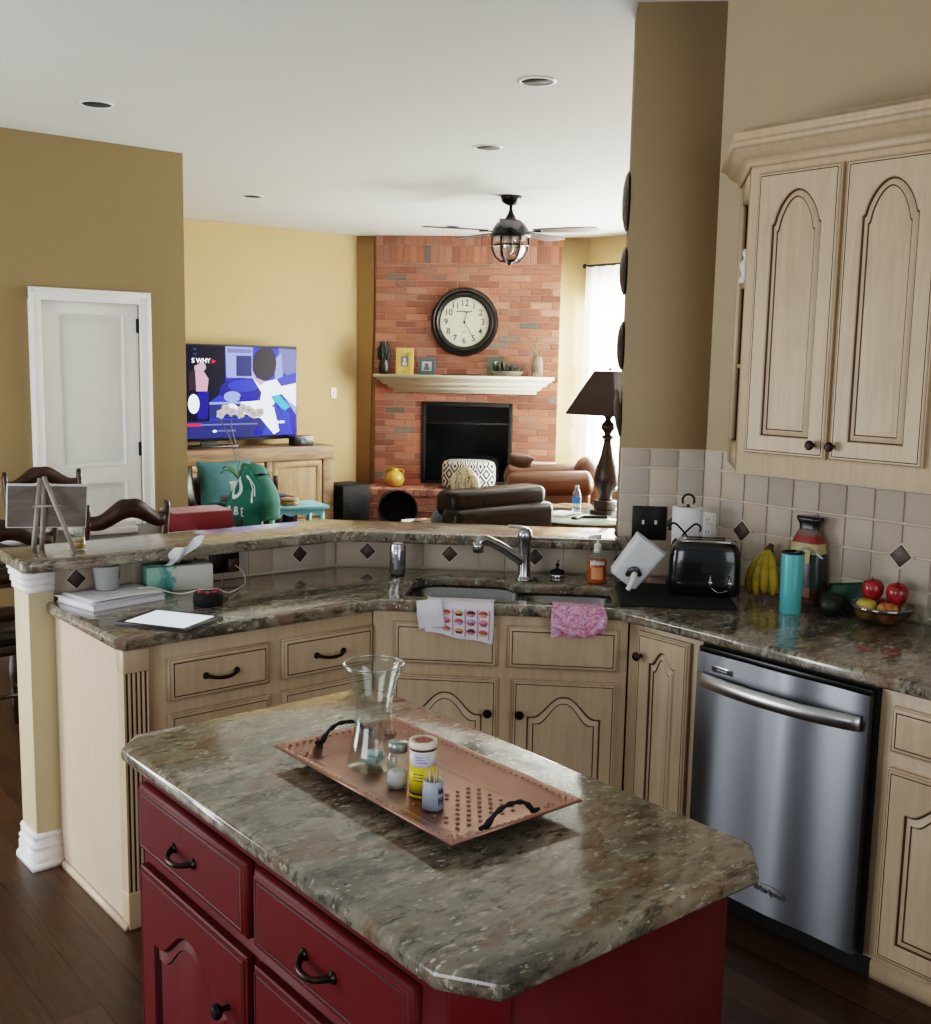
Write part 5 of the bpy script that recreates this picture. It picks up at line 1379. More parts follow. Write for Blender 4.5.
# --- window curtain and rod
m = NT('sheer_curtain'); tr = m.n('ShaderNodeBsdfTranslucent'); tr.inputs[0].default_value = (.9, .9, .86, 1); df = m.n('ShaderNodeBsdfDiffuse'); df.inputs[0].default_value = (.9, .89, .85, 1)
mx = m.n('ShaderNodeMixShader'); mx.inputs[0].default_value = .3; m.l(tr.outputs[0], mx.inputs[1]); m.l(df.outputs[0], mx.inputs[2]); 
tp_ = m.n('ShaderNodeBsdfTransparent'); mx2 = m.n('ShaderNodeMixShader'); mx2.inputs[0].default_value = .35; m.l(mx.outputs[0], mx2.inputs[1]); m.l(tp_.outputs[0], mx2.inputs[2]); m.l(mx2.outputs[0], m.t.nodes['Material Output'].inputs[0]); m.t.nodes.remove(m.b)
MAT['sheer'] = m.m
rd = thing('curtain_rod', 'black curtain rod above the bright living room window', 'curtain rod', (8.38, 6.3, 2.735))
b = B(); cyl(b, (0, -1.8, 0), (0, 1.93, 0), .012, n=12); mk('rod', b, MAT['matte'], rd)
for y in (-1.8, 1.93):
    b = B(); ball(b, (0, y, 0), .026, 12); mk('finial', b, MAT['matte'], rd)
for y in (-1.7, 1.86):
    b = B(); box(b, (0, y - .008, -.01), (.119, y + .008, .01)); mk('bracket', b, MAT['matte'], rd)
for y0, y1, lb in ((6.15, 8.2, 'white sheer curtain panel glowing at the window beside the fireplace'), (4.55, 6.1, 'white sheer curtain panel at the nearer half of the living room window')):
    b = B(); n_ = int((y1 - y0) * 60)
    grid(b, lambda u, v: (8.38 + (.028 * sin(u * (y1 - y0) * 42) + .012 * sin(u * 37)) * (.35 + .65 * v), y0 + (y1 - y0) * u, 2.722 - 2.67 * v + (.012 * abs(sin(u * (y1 - y0) * 21)) if v < .01 else 0)), n_, 14)
    tag(mk('sheer_curtain', b, MAT['sheer'], sharp=180), lb, 'curtain', 'sheer curtains at the living room window')

# --- plates on the end of the wall column
pm = plain('dark_bronze_plate_metal', '2A2420', .4, .3, var=.3)
ux = 1 / R2
for z, r, tilt, lb in ((2.345, .113, 0, 'uppermost dark decorative plate hung on the wall column edge'), (2.085, .092, 0, 'second dark decorative plate from the top of the wall column edge'), (1.80, .095, 0, 'third dark decorative plate from the top of the wall column edge'), (1.535, .10, .25, 'lowest dark decorative plate, tilted, near the lamp shade')):
    t = thing('decorative_plate', lb, 'plate', (3.1414 + .11 * ux, 2.8586 + .11 * ux, z), 0, 'dark plates on the wall column edge')
    M = RZ(radians(45)) @ RX(-pi / 2 + tilt * -.5)
    b = B(); lathe(b, [(.001, .003), (r * .9, .003), (r, .006), (r, .009), (r * .85, .017), (r * .5, .025), (.001, .028)], 32, M=M); mk('disc', b, pm, t)
    b = B(); cyl(b, (0, 0, 0), (0, 0, .006), .012, n=10); bmesh.ops.transform(b, matrix=M, verts=b.verts); mk('hanger', b, MAT['matte'], t)
# ================================================================== DINING CORNER
def dining_chair(label, loc, rotz, w=.44, top=1.05):
    t = thing('dining_chair', label, 'chair', loc, rotz, 'dark wood dining chairs')
    D = MAT['darkwood']; hw = w / 2
    b = B(); ring_loft(b, [[(x, y, .44) for x, y in rcorner([(-hw + .03, -.2), (hw - .03, -.2), (hw, .22), (-hw, .22)], .03)], [(x, y, .475) for x, y in rcorner([(-hw + .03, -.2), (hw - .03, -.2), (hw, .22), (-hw, .22)], .03)]]); mk('seat_frame', b, D, t)
    b = B(); ring_loft(b, [[(x, y, .474) for x, y in rcorner([(-hw + .05, -.17), (hw - .05, -.17), (hw - .03, .19), (-hw + .03, .19)], .03)], [(x * .97, y * .97, .505) for x, y in rcorner([(-hw + .05, -.17), (hw - .05, -.17), (hw - .03, .19), (-hw + .03, .19)], .03)]]); mk('seat', b, MAT['leather'], t)
    def yb(z): return -.2 - .1 * max(0, (z - .45)) / .6
    for s in (-1, 1):
        b = B(); tube(b, [(s * (hw - .035), -.26, 0), (s * (hw - .03), -.215, .25), (s * (hw - .025), -.2, .45), (s * (hw - .018), yb(.75), .75), (s * (hw - .012), yb(top - .03), top - .03), (s * (hw - .012), yb(top) , top)], [.017, .019, .021, .019, .017, .012], 10); mk('rear_leg', b, D, t)
        b = B(); tube(b, bez([(s * (hw - .03), .19, .45), (s * (hw - .012), .215, .36), (s * (hw - .03), .19, .2), (s * (hw - .03), .19, .06), (s * (hw - .02), .21, .0)], 5), [.03] * 5 + [.032] * 5 + [.02] * 5 + [.014] * 5 + [.02], 10); mk('front_leg', b, D, t)
    def crest(zc, h, name, amp):
        b = B(); n = 30; lo, hi = [], []
        for k in range(n + 1):
            u = -1 + 2 * k / n; x = u * (hw - .02)
            e = .5 + .5 * cos(pi * min(1, abs(u) / .82)) if abs(u) < .82 else 0
            dip = .012 * math.exp(-(u / .16) ** 2)
            zt = zc + amp * e ** .8 - dip * (amp > .04); zb = zc - h + amp * .62 * e - (.004)
            y = yb(zc) - .03 * (1 - u * u)
            hi.append((x, y, zt)); lo.append((x, y, zb))
        rings = [[(a[0], a[1] - .011, a[2]), (a[0], a[1] + .011, a[2]), (c[0], c[1] + .011, c[2]), (c[0], c[1] - .011, c[2])] for a, c in zip(hi, lo)]
        ring_loft(b, rings); mk(name, b, D, t)
    crest(top - .055, .062, 'crest_rail', .085); crest(.80, .045, 'back_rail', .04); crest(.64, .045, 'back_rail', .03)
    for y0 in (-.2, .19):
        pass
    b = B(); tube(b, [(-hw + .03, .19, .2), (-hw + .03, -.22, .2)], .01, 8); tube(b, [(hw - .03, .19, .2), (hw - .03, -.22, .2)], .01, 8); tube(b, [(-hw + .03, 0, .2), (hw - .03, 0, .2)], .01, 8); mk('stretcher', b, D, t)
    return t
dining_chair('dark wood dining chair with scalloped crest behind the bar, in front of the white door', (2.01, 5.20, 0), .0, .41, 1.045)
dining_chair('dark wood dining chair across the table, directly behind the small canvas picture', (2.155, 6.17, 0), pi + .05, .46, 1.05)
dining_chair('dark wood dining chair at the left frame edge beside the bar end post', (1.36, 4.94, 0), .05, .44, 1.03)
dining_chair('dark wood dining chair with a green jersey hung over its back', (3.06, 6.13, 0), pi / 2 - .0, .28, .95)
dt = thing('dining_table', 'dark wood dining table in front of the white door behind the bar', 'table', (2.0, 5.66, 0))
b = B(); box(b, (-1.0, -.42, .715), (.98, .44, .75), bev=.01); mk('tabletop', b, MAT['darkwood'], dt)
b = B()
for lo, hi in (((-.7, -.36, .62), (.7, -.34, .715)), ((-.7, .34, .62), (.7, .36, .715)), ((-.7, -.36, .62), (-.68, .36, .715)), ((.68, -.36, .62), (.7, .36, .715))): box(b, lo, hi)
mk('apron', b, MAT['darkwood'], dt)
for x in (-.66, .66):
    for y in (-.32, .32):
        b = B(); lathe(b, [(.025, 0), (.035, .05), (.03, .1), (.045, .35), (.03, .55), (.045, .58), (.045, .715)], 16, c=(x, y, 0)); mk('leg', b, MAT['darkwood'], dt)
DZ = .7505
b = B(); box(b, (-.175, -.12, 0), (.175, .12, .105), bev=.004)
rb = thing('gift_box', 'burgundy box with pale top lying on the dining table beside the green jersey', 'box', (2.765, 5.76, DZ), -.08)
mk('carton', b, plain('burgundy_card', '6E1428', .4), rb)
b = B(); box(b, (-.17, -.115, .105), (.17, .115, .111), bev=.002); mk('top_panel', b, plain('pale_pink_card', 'B98A94', .35), rb)
b = B(); box(b, (-.17, -.1, 0), (.17, .13, .035), bev=.003); box(b, (-.165, -.09, .035), (.165, .12, .075), bev=.01)
tag(mk('folded_linen', b, MAT['paper'], loc=(2.27, 5.90, DZ), rotz=-.1), 'pile of white folded linen on the dining table behind the near chair', 'linen')
b = B(); box(b, (-.2, -.14, 0), (.2, .14, .008), bev=.003); tag(mk('placemat', b, plain('white_mat', 'DAD8D2', .8), loc=(2.52, 5.50, DZ), rotz=.05), 'pale place mat on the dining table left of the burgundy box', 'place mat')
fl = thing('flower_arrangement', 'low white and green flower arrangement on the dining table behind the easel', 'flowers', (1.78, 5.74, DZ))
b = B(); lathe(b, [(.07, 0), (.14, .03), (.15, .05), (.14, .05), (.06, .015), (.001, .015)], 24); mk('dish', b, MAT['wplastic'], fl)
b = B(); rf = random.Random(3)
for k in range(60):
    a = rf.uniform(0, 6.28); r = .13 * sqrt(rf.random()); tube(b, [(r * .4 * cos(a), r * .4 * sin(a), .03), (r * cos(a), r * sin(a), .06 + .05 * rf.random()), (1.25 * r * cos(a), 1.25 * r * sin(a), .05 + .06 * rf.random())], [.006, .014, .002], 5, flat=.4)
mk('leaves', b, plain('grey_green_leaf', '5A6A48', .6, var=.4), fl)
b = B()
for k in range(22):
    a = rf.uniform(0, 6.28); r = .11 * sqrt(rf.random()); ball(b, (r * cos(a), r * sin(a), .09 + .03 * rf.random()), (.022, .022, .015), 8)
mk('blossoms', b, plain('cream_blossom', 'E6E0C4', .7), fl)

# jersey draped over the end chair: local frame of a chair turned to face -x
GREEN = plain('green_jersey_cloth', '0B5E50', .8, var=.12, bump=.2, bscale=200); WP = plain('jersey_white', 'DCE6E4', .8); BK = plain('jersey_dark', '0C2A2A', .8)
jt = thing('sports_jersey', 'green sports jersey with white lettering draped over a dining chair back', 'jersey', (3.335, 6.12, 0), -pi / 2 + .25)
# local frame: x across the chair back, y outward (towards the camera side)
def jf(u, v):
    w_ = .065 + .075 * min(1, v * 2.2) + .045 * v
    x = (u - .5) * 2 * w_ + .02 * sin(v * 6); z = 1.055 - .06 * (abs(u - .5) * 2) ** 2.2 * (1 - v) - .40 * v
    y = -.075 - .06 * v + .022 * sin(u * 11 + v * 3) * v + .02 * (abs(u - .5) * 2) ** 2 * (1 - v) + .012 * sin(v * 13 + u * 5)
    return (x, y, z)
b = B(); grid(b, jf, 30, 26); mk('front_cloth', b, GREEN, jt, solid=.004)
def jb(u, v):
    x, y, z = jf(u, v * .8); return (x * .9, .055 + .03 * v + .012 * sin(u * 9), z)
b = B(); grid(b, jb, 16, 12)
for u_ in (0, 1): grid(b, lambda u, v: tuple(Vector(jf(u_, v * .8)).lerp(Vector(jb(u_, v)), u) + Vector(((2 * u_ - 1) * .02 * sin(pi * u), 0, 0))), 6, 12)
grid(b, lambda u, v: tuple(Vector(jf(u, 0)).lerp(Vector(jb(u, 0)), v) + Vector((0, 0, .012 * sin(pi * v)))), 16, 4); mk('back_cloth', b, GREEN, jt, solid=.004)
def on_j(b, pts, mi):
    face(b, [tuple(Vector(jf(u, v)) + Vector((0, -.007, 0))) for u, v in pts], mi)
def strip(b, path, w_, mi):
    for (u0, v0), (u1, v1) in zip(path[:-1], path[1:]):
        d = Vector((u1 - u0, v1 - v0)); n_ = Vector((-d.y, d.x)).normalized() * w_
        on_j(b, [(u0 + n_.x, v0 + n_.y), (u0 - n_.x, v0 - n_.y), (u1 - n_.x, v1 - n_.y), (u1 + n_.x, v1 + n_.y)][::-1], mi)
b = B(); MJ = [WP]
O = [(.30 + .13 * cos(t) * .9, .33 + .155 * sin(t)) for t in [2 * pi * k / 24 for k in range(25)]]; strip(b, O, .035, 0); mk('numeral', b, MJ, jt, sharp=180); b = B()
strip(b, [(.62, .14), (.70, .20), (.72, .32), (.80, .46), (.86, .50)], .022, 0); mk('stripe', b, MJ, jt, sharp=180); b = B(); strip(b, [(.66, .13), (.72, .15), (.80, .26), (.86, .40)], .018, 0); mk('stripe', b, MJ, jt, sharp=180)
# lettering low on the cloth
def glyph(b, u, v, segs):
    for s in segs: strip(b, [(u + .07 * p, v + .12 * q) for p, q in s], .012, 0)
G1 = [[(0, 0), (0, 1)]]
GB = [[(0, 0), (0, 1)], [(0, 0), (.8, .1), (.8, .4), (0, .5)], [(0, .5), (.95, .6), (.95, .9), (0, 1)]]
GE = [[(0, 0), (0, 1)], [(0, 0), (.9, 0)], [(0, .5), (.7, .5)], [(0, 1), (.9, 1)]]
for k, g in enumerate((G1, GB, GB, GE)): b = B(); glyph(b, .12 + .15 * k, .62 + .01 * k, g); mk('letter', b, MJ, jt, sharp=180)
b = B(); strip(b, [(.05 + .05 * k, .62 + .002 * k) for k in range(1)] + [(.08, .60)], .01, 0) if False else box(b, (-.03, -.125, .66), (.02, -.118, .72), bev=.002); mk('tag_patch', b, plain('brown_patch', '3A2420', .7), jt)

# orchid on a plant stand behind the jersey
ps = thing('plant_stand', 'slim dark plant stand behind the green jersey', 'plant stand', (3.52, 6.66, 0))
b = B(); lathe(b, [(.13, .76), (.135, .77), (.13, .785), (.001, .785)], 24); mk('tabletop', b, MAT['darkwood'], ps)
for k in range(3):
    a = 2 * pi * k / 3; b = B(); tube(b, [(.11 * cos(a), .11 * sin(a), 0), (.07 * cos(a), .07 * sin(a), .4), (.09 * cos(a), .09 * sin(a), .765)], .011, 8); mk('leg', b, MAT['darkwood'], ps)
oc = thing('orchid', 'potted white orchid with arching stems in front of the television', 'orchid', (3.52, 6.66, .7855), radians(-39.6))
b = B(); lathe(b, [(.05, 0), (.065, .09), (.068, .1), (.06, .1), (.05, .02)], 20); mk('pot', b, plain('white_pot', 'D8D8D2', .4), oc)
LG = plain('orchid_leaf', '2E5A24', .4, var=.3)
for k, (a, ln_, h) in enumerate(((.3, .17, .16), (2.6, .16, .14), (1.2, .12, .17), (-.8, .15, .15), (3.8, .14, .12), (.9, .14, .1))):
    b = B(); grid(b, lambda u, v: (ln_ * u * cos(a) + (v - .5) * .05 * sin(pi * min(1, u * .92 + .08)) * -sin(a), ln_ * u * sin(a) + (v - .5) * .05 * sin(pi * min(1, u * .92 + .08)) * cos(a), .10 + h * sin(u * pi * .72) * .7 + .01 * abs(v - .5)), 10, 4); mk('leaf', b, LG, oc, solid=.003)
stems = [[(0, 0, .10), (-.02, 0, .25), (-.06, .0, .38), (-.10, 0, .47), (-.13, 0, .535), (-.10, 0, .58), (-.03, 0, .57)], [(.01, 0, .10), (.0, 0, .25), (-.03, 0, .38), (-.055, 0, .48), (-.04, 0, .56), (.02, 0, .60), (.09, 0, .585), (.14, 0, .57)]]
for s_ in stems:
    b = B(); tube(b, bez(s_, 6), .0036, 6); mk('stem', b, plain('orchid_stem', '3A4020', .5), oc)
PM = plain('orchid_petal', 'F4F2F6', .5, var=.02)
for k, (x, z) in enumerate(((-.12, .56), (-.085, .595), (-.045, .575), (.03, .60), (.07, .59), (.105, .565), (.14, .575), (.01, .565))):
    b = B(); Mt = T(x, -.015, z) @ RX(radians(75 + 12 * sin(k * 2)))@ RZ(k)
    for j in range(5):
        a = 2 * pi * j / 5; w_ = .021 if j in (1, 4) else .014
        vs = grid(b, lambda u, v: (.034 * u * cos(a) - (v - .5) * 2 * w_ * sin(pi * min(1, .15 + u * .8)) * sin(a), .034 * u * sin(a) + (v - .5) * 2 * w_ * sin(pi * min(1, .15 + u * .8)) * cos(a), .004 * sin(u * 3)), 5, 4, M=Mt)
    ball(b, (0, 0, .006), (.006, .008, .006), 8, 1, M=Mt); mk('blossom', b, [PM, plain('orchid_throat', 'D9B8A8', .5)], oc)

# ================================================================== LIVING ROOM SEATING
def soft(b, lo, hi, r=.05, mi=0, M=None): return box(b, lo, hi, mi, bev=r, M=M, seg=4)
# leather loveseat with cushions, in front of the console
lv = thing('loveseat', 'brown leather loveseat in front of the rustic console', 'sofa', (4.05, 8.45, 0), 0)
b = B(); soft(b, (-.76, -.40, .10), (.76, .36, .30), .04); mk('base', b, MAT['leather'], lv)
b = B(); soft(b, (-.62, -.42, .295), (-.005, .18, .44), .05); mk('seat_cushion', b, MAT['leather'], lv)
b = B(); soft(b, (.005, -.42, .295), (.62, .18, .44), .05); mk('seat_cushion', b, MAT['leather'], lv)
b = B(); soft(b, (-.74, .19, .28), (.74, .40, .68), .06); mk('backrest', b, MAT['leather'], lv)
for s in (-1, 1):
    b = B(); soft(b, (s * .70 - .075, -.40, .2), (s * .70 + .075, .38, .56), .06); mk('armrest', b, MAT['leather'], lv)
    for y in (-.33, .3):
        b = B(); cyl(b, (s * .66, y, 0), (s * .66, y, .105), .022, .03, 10); mk('foot', b, MAT['darkwood'], lv)
def pillow(name, label, loc, rot, w_, h, d, mat):
    b = B()
    def pf_(s): 
        return lambda u, v: (w_ * (u - .5) * (1 - .06 * sin(pi * v)), s * d * (sin(pi * u) * sin(pi * v)) ** .45, h * (v - .5) * (1 - .06 * sin(pi * u)))
    grid(b, pf_(-1), 16, 16); grid(b, pf_(1), 16, 16); bmesh.ops.remove_doubles(b, verts=b.verts, dist=1e-4); bmesh.ops.recalc_face_normals(b, faces=b.faces)
    o = mk(name, b, mat, loc=loc, sharp=80); o.rotation_euler = rot; return tag(o, label, 'cushion')
pillow('throw_pillow', 'brown leather throw pillow beside the teal one on the loveseat', (3.84, 8.40, .645), (-.25, 0, .1), .40, .36, .075, MAT['leather'])
pillow('throw_pillow', 'teal throw pillow leaning on the loveseat before the console', (4.31, 8.40, .66), (-.25, 0, -.05), .50, .40, .075, plain('teal_cloth', '2F626C', .7, var=.2))
# teal scalloped side table with box and bottle
te = thing('side_table', 'small teal painted side table with scalloped apron before the console', 'table', (4.34, 7.38, 0), -.2)
TE = plain('teal_paint', '6FB0BE', .4, var=.06)
b = B(); box(b, (-.25, -.19, .575), (.25, .19, .598), bev=.005); mk('tabletop', b, TE, te)
b = B()
for y in (-.165, .155):
    n_ = 36
    hi = [(-.22 + .44 * k / n_, .575) for k in range(n_ + 1)]; lo = [(x, .545 - .022 * abs(sin(k / n_ * pi * 4))) for k, (x, z) in enumerate(hi)]
    ring_loft(b, [[(a[0], y, a[1]), (a[0], y + .012, a[1]), (c[0], y + .012, c[1]), (c[0], y, c[1])] for a, c in zip(hi, lo)])
for x in (-.22, .208): box(b, (x, -.16, .54), (x + .012, .16, .576))
mk('apron', b, TE, te)
for x in (-.2, .2):
    for y in (-.145, .145):
        b = B(); lathe(b, [(.012, 0), (.018, .03), (.013, .06), (.02, .2), (.014, .32), (.022, .4), (.022, .575)], 12, c=(x, y, 0)); mk('leg', b, TE, te)
wb = thing('wooden_box', 'small round wooden box on the teal side table', 'box', (4.30, 7.33, .5985))
b = B(); lathe(b, [(.068, 0), (.072, .004), (.07, .038), (.001, .038)], 24); mk('body', b, wood('box_wood', '6A5238', '9A7A52', (9, 9, 9), .6), wb)
b = B(); lathe(b, [(.073, .036), (.074, .05), (.07, .054), (.001, .054)], 24); mk('lid', b, wood('box_lid_wood', '7A6248', 'B09068', (9, 9, 9), .6), wb)
gb = thing('glass_cloche', 'clear glass cloche with a coral ornament on the teal side table', 'ornament', (4.20, 7.44, .5985))
b = B(); lathe(b, [(.065, 0), (.065, .06), (.05, .12), (.02, .17), (.008, .19), (.012, .2), (.001, .205)], 24, cap0=False); mk('dome', b, MAT['thin'], gb)
b = B(); rf = random.Random(9)
for k in range(7):
    a = k * .9; tube(b, [(0, 0, .0), (.012 * cos(a), .012 * sin(a), .06), (.03 * cos(a), .03 * sin(a), .12 + .03 * rf.random())], [.006, .004, .002], 6)
mk('coral', b, plain('coral_pink', 'C88878', .6), gb)

# dark leather armchair seen from behind, with the seated person
AX, AY = 4.885, 5.98
ac = thing('armchair', 'dark brown leather armchair seen from behind over the bar top', 'armchair', (AX, AY, 0), .02)
b = B(); soft(b, (-.44, -.42, .08), (.44, .44, .32), .05); mk('base', b, MAT['leather'], ac)
b = B(); soft(b, (-.30, -.28, .30), (.30, .46, .46), .06); mk('seat_cushion', b, MAT['leather'], ac)
b = B(); soft(b, (-.44, -.47, .20), (.47, -.28, .785), .05, M=RX(.06)); mk('backrest', b, MAT['leather'], ac)
b = B(); soft(b, (-.40, -.42, .70), (.46, -.20, .875), .05, M=RX(.02)); mk('head_cushion', b, MAT['leather'], ac)
for s in (-1, 1):
    b = B(); soft(b, (s * .40 - .08, -.34, .2), (s * .40 + .08, .40, .555), .06); mk('armrest', b, MAT['leather'], ac)
    for y in (-.36, .38):
        b = B(); cyl(b, (s * .38, y, 0), (s * .38, y, .085), .025, .032, 10); mk('foot', b, MAT['darkwood'], ac)

def skin_body(name, verts, edges, radii, mat, parent, sub=2):
    me = bpy.data.meshes.new(name); me.from_pydata(verts, edges, []); o = bpy.data.objects.new(name, me); COL.objects.link(o)
    md = o.modifiers.new('skin', 'SKIN'); md.use_smooth_shade = True
    for i, r in enumerate(radii):
        sv = me.skin_vertices[0].data[i]; sv.radius = r if isinstance(r, tuple) else (r, r); sv.use_root = (i == 0)
    s = o.modifiers.new('sub', 'SUBSURF'); s.levels = sub; s.render_levels = sub
    dg = bpy.context.evaluated_depsgraph_get(); dg.update()
    me2 = bpy.data.meshes.new_from_object(o.evaluated_get(dg)); bpy.data.objects.remove(o)
    b = bmesh.new(); b.from_mesh(me2)
    for f in b.faces: f.material_index = 0
    return mk(name, b, mat, parent, sharp=180)
SKIN = plain('skin', 'C99A80', .5, var=.05); SHIRT = plain('grey_shirt', '6A6E78', .85, var=.1); JEANS = plain('dark_jeans', '23283A', .85, var=.1)
pe = thing('person', 'blond person sitting in the dark leather armchair, seen from behind', 'person', (AX + .0, AY - .02, -.03), .02)
V = [(0, -.02, .545), (0, -.07, .66), (0, -.09, .76), (0, -.075, .80), (0, -.055, .845), (0, -.04, .90), (0, -.03, .955),
     (-.13, -.085, .775), (-.185, -.05, .72), (-.19, .06, .62), (-.13, .22, .60), (-.10, .27, .595),
     (.13, -.085, .775), (.185, -.05, .72), (.19, .06, .62), (.13, .22, .60), (.10, .27, .595),
     (-.09, .05, .53), (-.11, .42, .54), (-.11, .48, .30), (-.11, .47, .10), (-.11, .56, .055), (-.11, .62, .045),
     (.09, .05, .53), (.11, .42, .54), (.11, .48, .30), (.11, .47, .10), (.11, .56, .055), (.11, .62, .045)]
E_ = [(0, 1), (1, 2), (2, 3), (3, 4), (4, 5), (5, 6), (2, 7), (7, 8), (8, 9), (9, 10), (10, 11), (2, 12), (12, 13), (13, 14), (14, 15), (15, 16), (0, 17), (17, 18), (18, 19), (19, 20), (20, 21), (21, 22), (0, 23), (23, 24), (24, 25), (25, 26), (26, 27), (27, 28)]
Rr = [(.15, .10), (.14, .095), (.13, .085), (.06, .06), (.052, .055), (.078, .09), (.062, .075), .06, .05, .04, .032, .026, .06, .05, .04, .032, .026, .08, .062, .05, .036, .035, .025, .08, .062, .05, .036, .035, .025]
body = skin_body('body', V, E_, Rr, SKIN, pe)
# clothes: slightly larger shells over the trunk and legs
skin_body('shirt', [V[0], V[1], V[2], V[7], V[8], V[9], V[12], V[13], V[14]], [(0, 1), (1, 2), (2, 3), (3, 4), (4, 5), (2, 6), (6, 7), (7, 8)], [(.16, .11), (.15, .105), (.138, .094), .068, .06, .05, .068, .06, .05], SHIRT, pe)
skin_body('jeans', [V[0], V[17], V[18], V[19], (-.11, .47, .14), V[23], V[24], V[25], (.11, .47, .14)], [(0, 1), (1, 2), (2, 3), (3, 4), (0, 5), (5, 6), (6, 7), (7, 8)], [(.155, .11), .088, .07, .058, .046, .088, .07, .058, .046], JEANS, pe)
for s in (-1, 1):            # hands resting on the lap: palm, four fingers and a thumb
    b = B(); o_ = Vector((s * .10, .27, .595))
    ball(b, tuple(o_ + Vector((-s * .005, .04, 0))), (.036, .046, .016), 12)
    for k, ln_ in enumerate((.062, .072, .068, .052)):
        x = s * (.066 + .019 * k) ; tube(b, [(x, .335, .598), (x - s * .002, .335 + ln_ * .5, .600), (x - s * .004, .335 + ln_ * .9, .588), (x - s * .004, .335 + ln_ * 1.05, .578)], [.0095, .009, .008, .005], 8)
    tube(b, [(s * .07, .295, .597), (s * .05, .325, .600), (s * .045, .355, .596)], [.012, .010, .006], 8); mk('hand', b, SKIN, pe)
# face and hair
b = B(); lathe(b, [(.009, -.02), (.013, -.008), (.008, .02), (.004, .03)], 10, M=T(0, .065, .905)); mk('nose', b, SKIN, pe)
for s in (-1, 1):
    b = B(); ball(b, (s * .03, .048, .925), (.013, .01, .009), 10); ball(b, (s * .03, .056, .925), (.006, .004, .006), 8, 1); mk('eye', b, [MAT['wplastic'], MAT['matte']], pe)
    b = B(); ball(b, (s * .082, -.03, .905), (.012, .02, .03), 10); mk('ear', b, SKIN, pe)
b = B(); ball(b, (0, .052, .872), (.024, .008, .007), 10); mk('mouth', b, plain('lips', '9A4A48', .5), pe)
m = NT('streaked_blond_hair'); v = m.coord((1, 1, .08)); m.base(m.ramp(m.noise(v, 55, 4, .7), [(.34, '2E2216'), (.45, '8E7A54'), (.56, 'D6C8A6'), (.66, '6E5A3A')])).set(Roughness=.5); m.bump(m.noise(v, 90, 3), .5, .006)
b = B()
rings = []
for k in range(15):
    t = k / 14; z = 1.025 - .26 * t
    r = .108 * (sin(min(1, t * 2.1 + .02) * pi / 2) ** .75) * (1 + .16 * max(0, t - .35)) 
    rings.append([(r * cos(a) * (1 + .02 * sin(a * 17)), -.045 + (r * 1.05 * sin(a) if sin(a) < 0 else min(r * 1.0 * sin(a), .085 if t < .3 else max(.0, .05 - .1 * (t - .3)))) , z + .008 * sin(a * 5) * t) for a in [2 * pi * i / 48 for i in range(48)]])
ring_loft(b, list(reversed(rings))); mk('hair', b, m.m, pe, sharp=70)

# cognac leather club chair by the window
cc = thing('club_chair', 'cognac brown leather club chair with rolled arms near the bright window', 'armchair', (7.03, 7.22, .035), radians(-39.6))
CO = MAT['cognac']
def capsule(b, p, q, r, n=16):
    p, q = Vector(p), Vector(q); d = (q - p).normalized(); pts = []; rr = []
    for k in range(6): a = pi / 2 * k / 5; pts.append(p - d * r * .55 * cos(a)); rr.append(max(.004, r * sin(a)))
    for k in range(5, -1, -1): a = pi / 2 * k / 5; pts.append(q + d * r * .55 * cos(a)); rr.append(max(.004, r * sin(a)))
    tube(b, pts, rr, n)
b = B(); soft(b, (-.42, -.38, .08), (.42, .38, .34), .06); mk('base', b, CO, cc)
b = B(); soft(b, (-.44, -.24, .32), (.24, .24, .50), .07); mk('seat_cushion', b, CO, cc)
for s in (-1, 1):
    b = B(); capsule(b, (-.38, s * .35, .60), (.26, s * .35, .62), .125); soft(b, (-.40, s * .35 - .09, .2), (.3, s * .35 + .09, .58), .05); mk('armrest', b, CO, cc)
b = B(); rings = []
for k in range(13):
    t = -1 + 2 * k / 12; w_ = sqrt(max(.0, 1 - abs(t) ** 3.2)); rings.append([(.31 + .15 * w_ * cos(a) * .9, .36 * t, .60 + .24 * w_ * sin(a)) for a in [2 * pi * i / 28 for i in range(28)]])
ring_loft(b, rings); mk('backrest', b, CO, cc)
for x in (-.36, .36):
    for y in (-.32, .32):
        b = B(); cyl(b, (x, y, 0), (x, y, .09), .022, .03, 10); mk('foot', b, MAT['darkwood'], cc)
pillow('throw_pillow', 'mottled grey brown throw pillow on the left arm of the cognac chair', (6.74, 7.36, .835), (1.1, .15, -.7), .24, .2, .06, plain('mottled_cloth', '5A4438', .8, var=.5, scale=20))

# round end table with glass top, lamp, bottle and clutter
et = thing('end_table', 'round end table with green edged glass top on a tan drum base', 'table', (6.0, 5.80, 0))
b = B(); lathe(b, [(.44, 0), (.45, .02), (.45, .52), (.46, .54), (.46, .57), (.001, .57)], 48); mk('drum_base', b, wood('tan_drum', '6A5030', '94754A', (6, 6, 1), .5), et)
b = B(); lathe(b, [(.001, .5705), (.515, .5705), (.52, .576), (.515, .582), (.001, .582)], 64); mk('glass_top', b, NT('green_glass').base(lin('B4C8BE')).set(Roughness=.05, Coat_Weight=.5).m, et)
EZ = .5825
lp = thing('table_lamp', 'tall turned dark wood table lamp with brown tapered shade by the window', 'lamp', (6.13, 5.72, EZ), radians(-39.6 + 45))
b = B(); box(b, (-.085, -.085, 0), (.085, .085, .035), bev=.008); box(b, (-.065, -.065, .035), (.065, .065, .11), bev=.01)
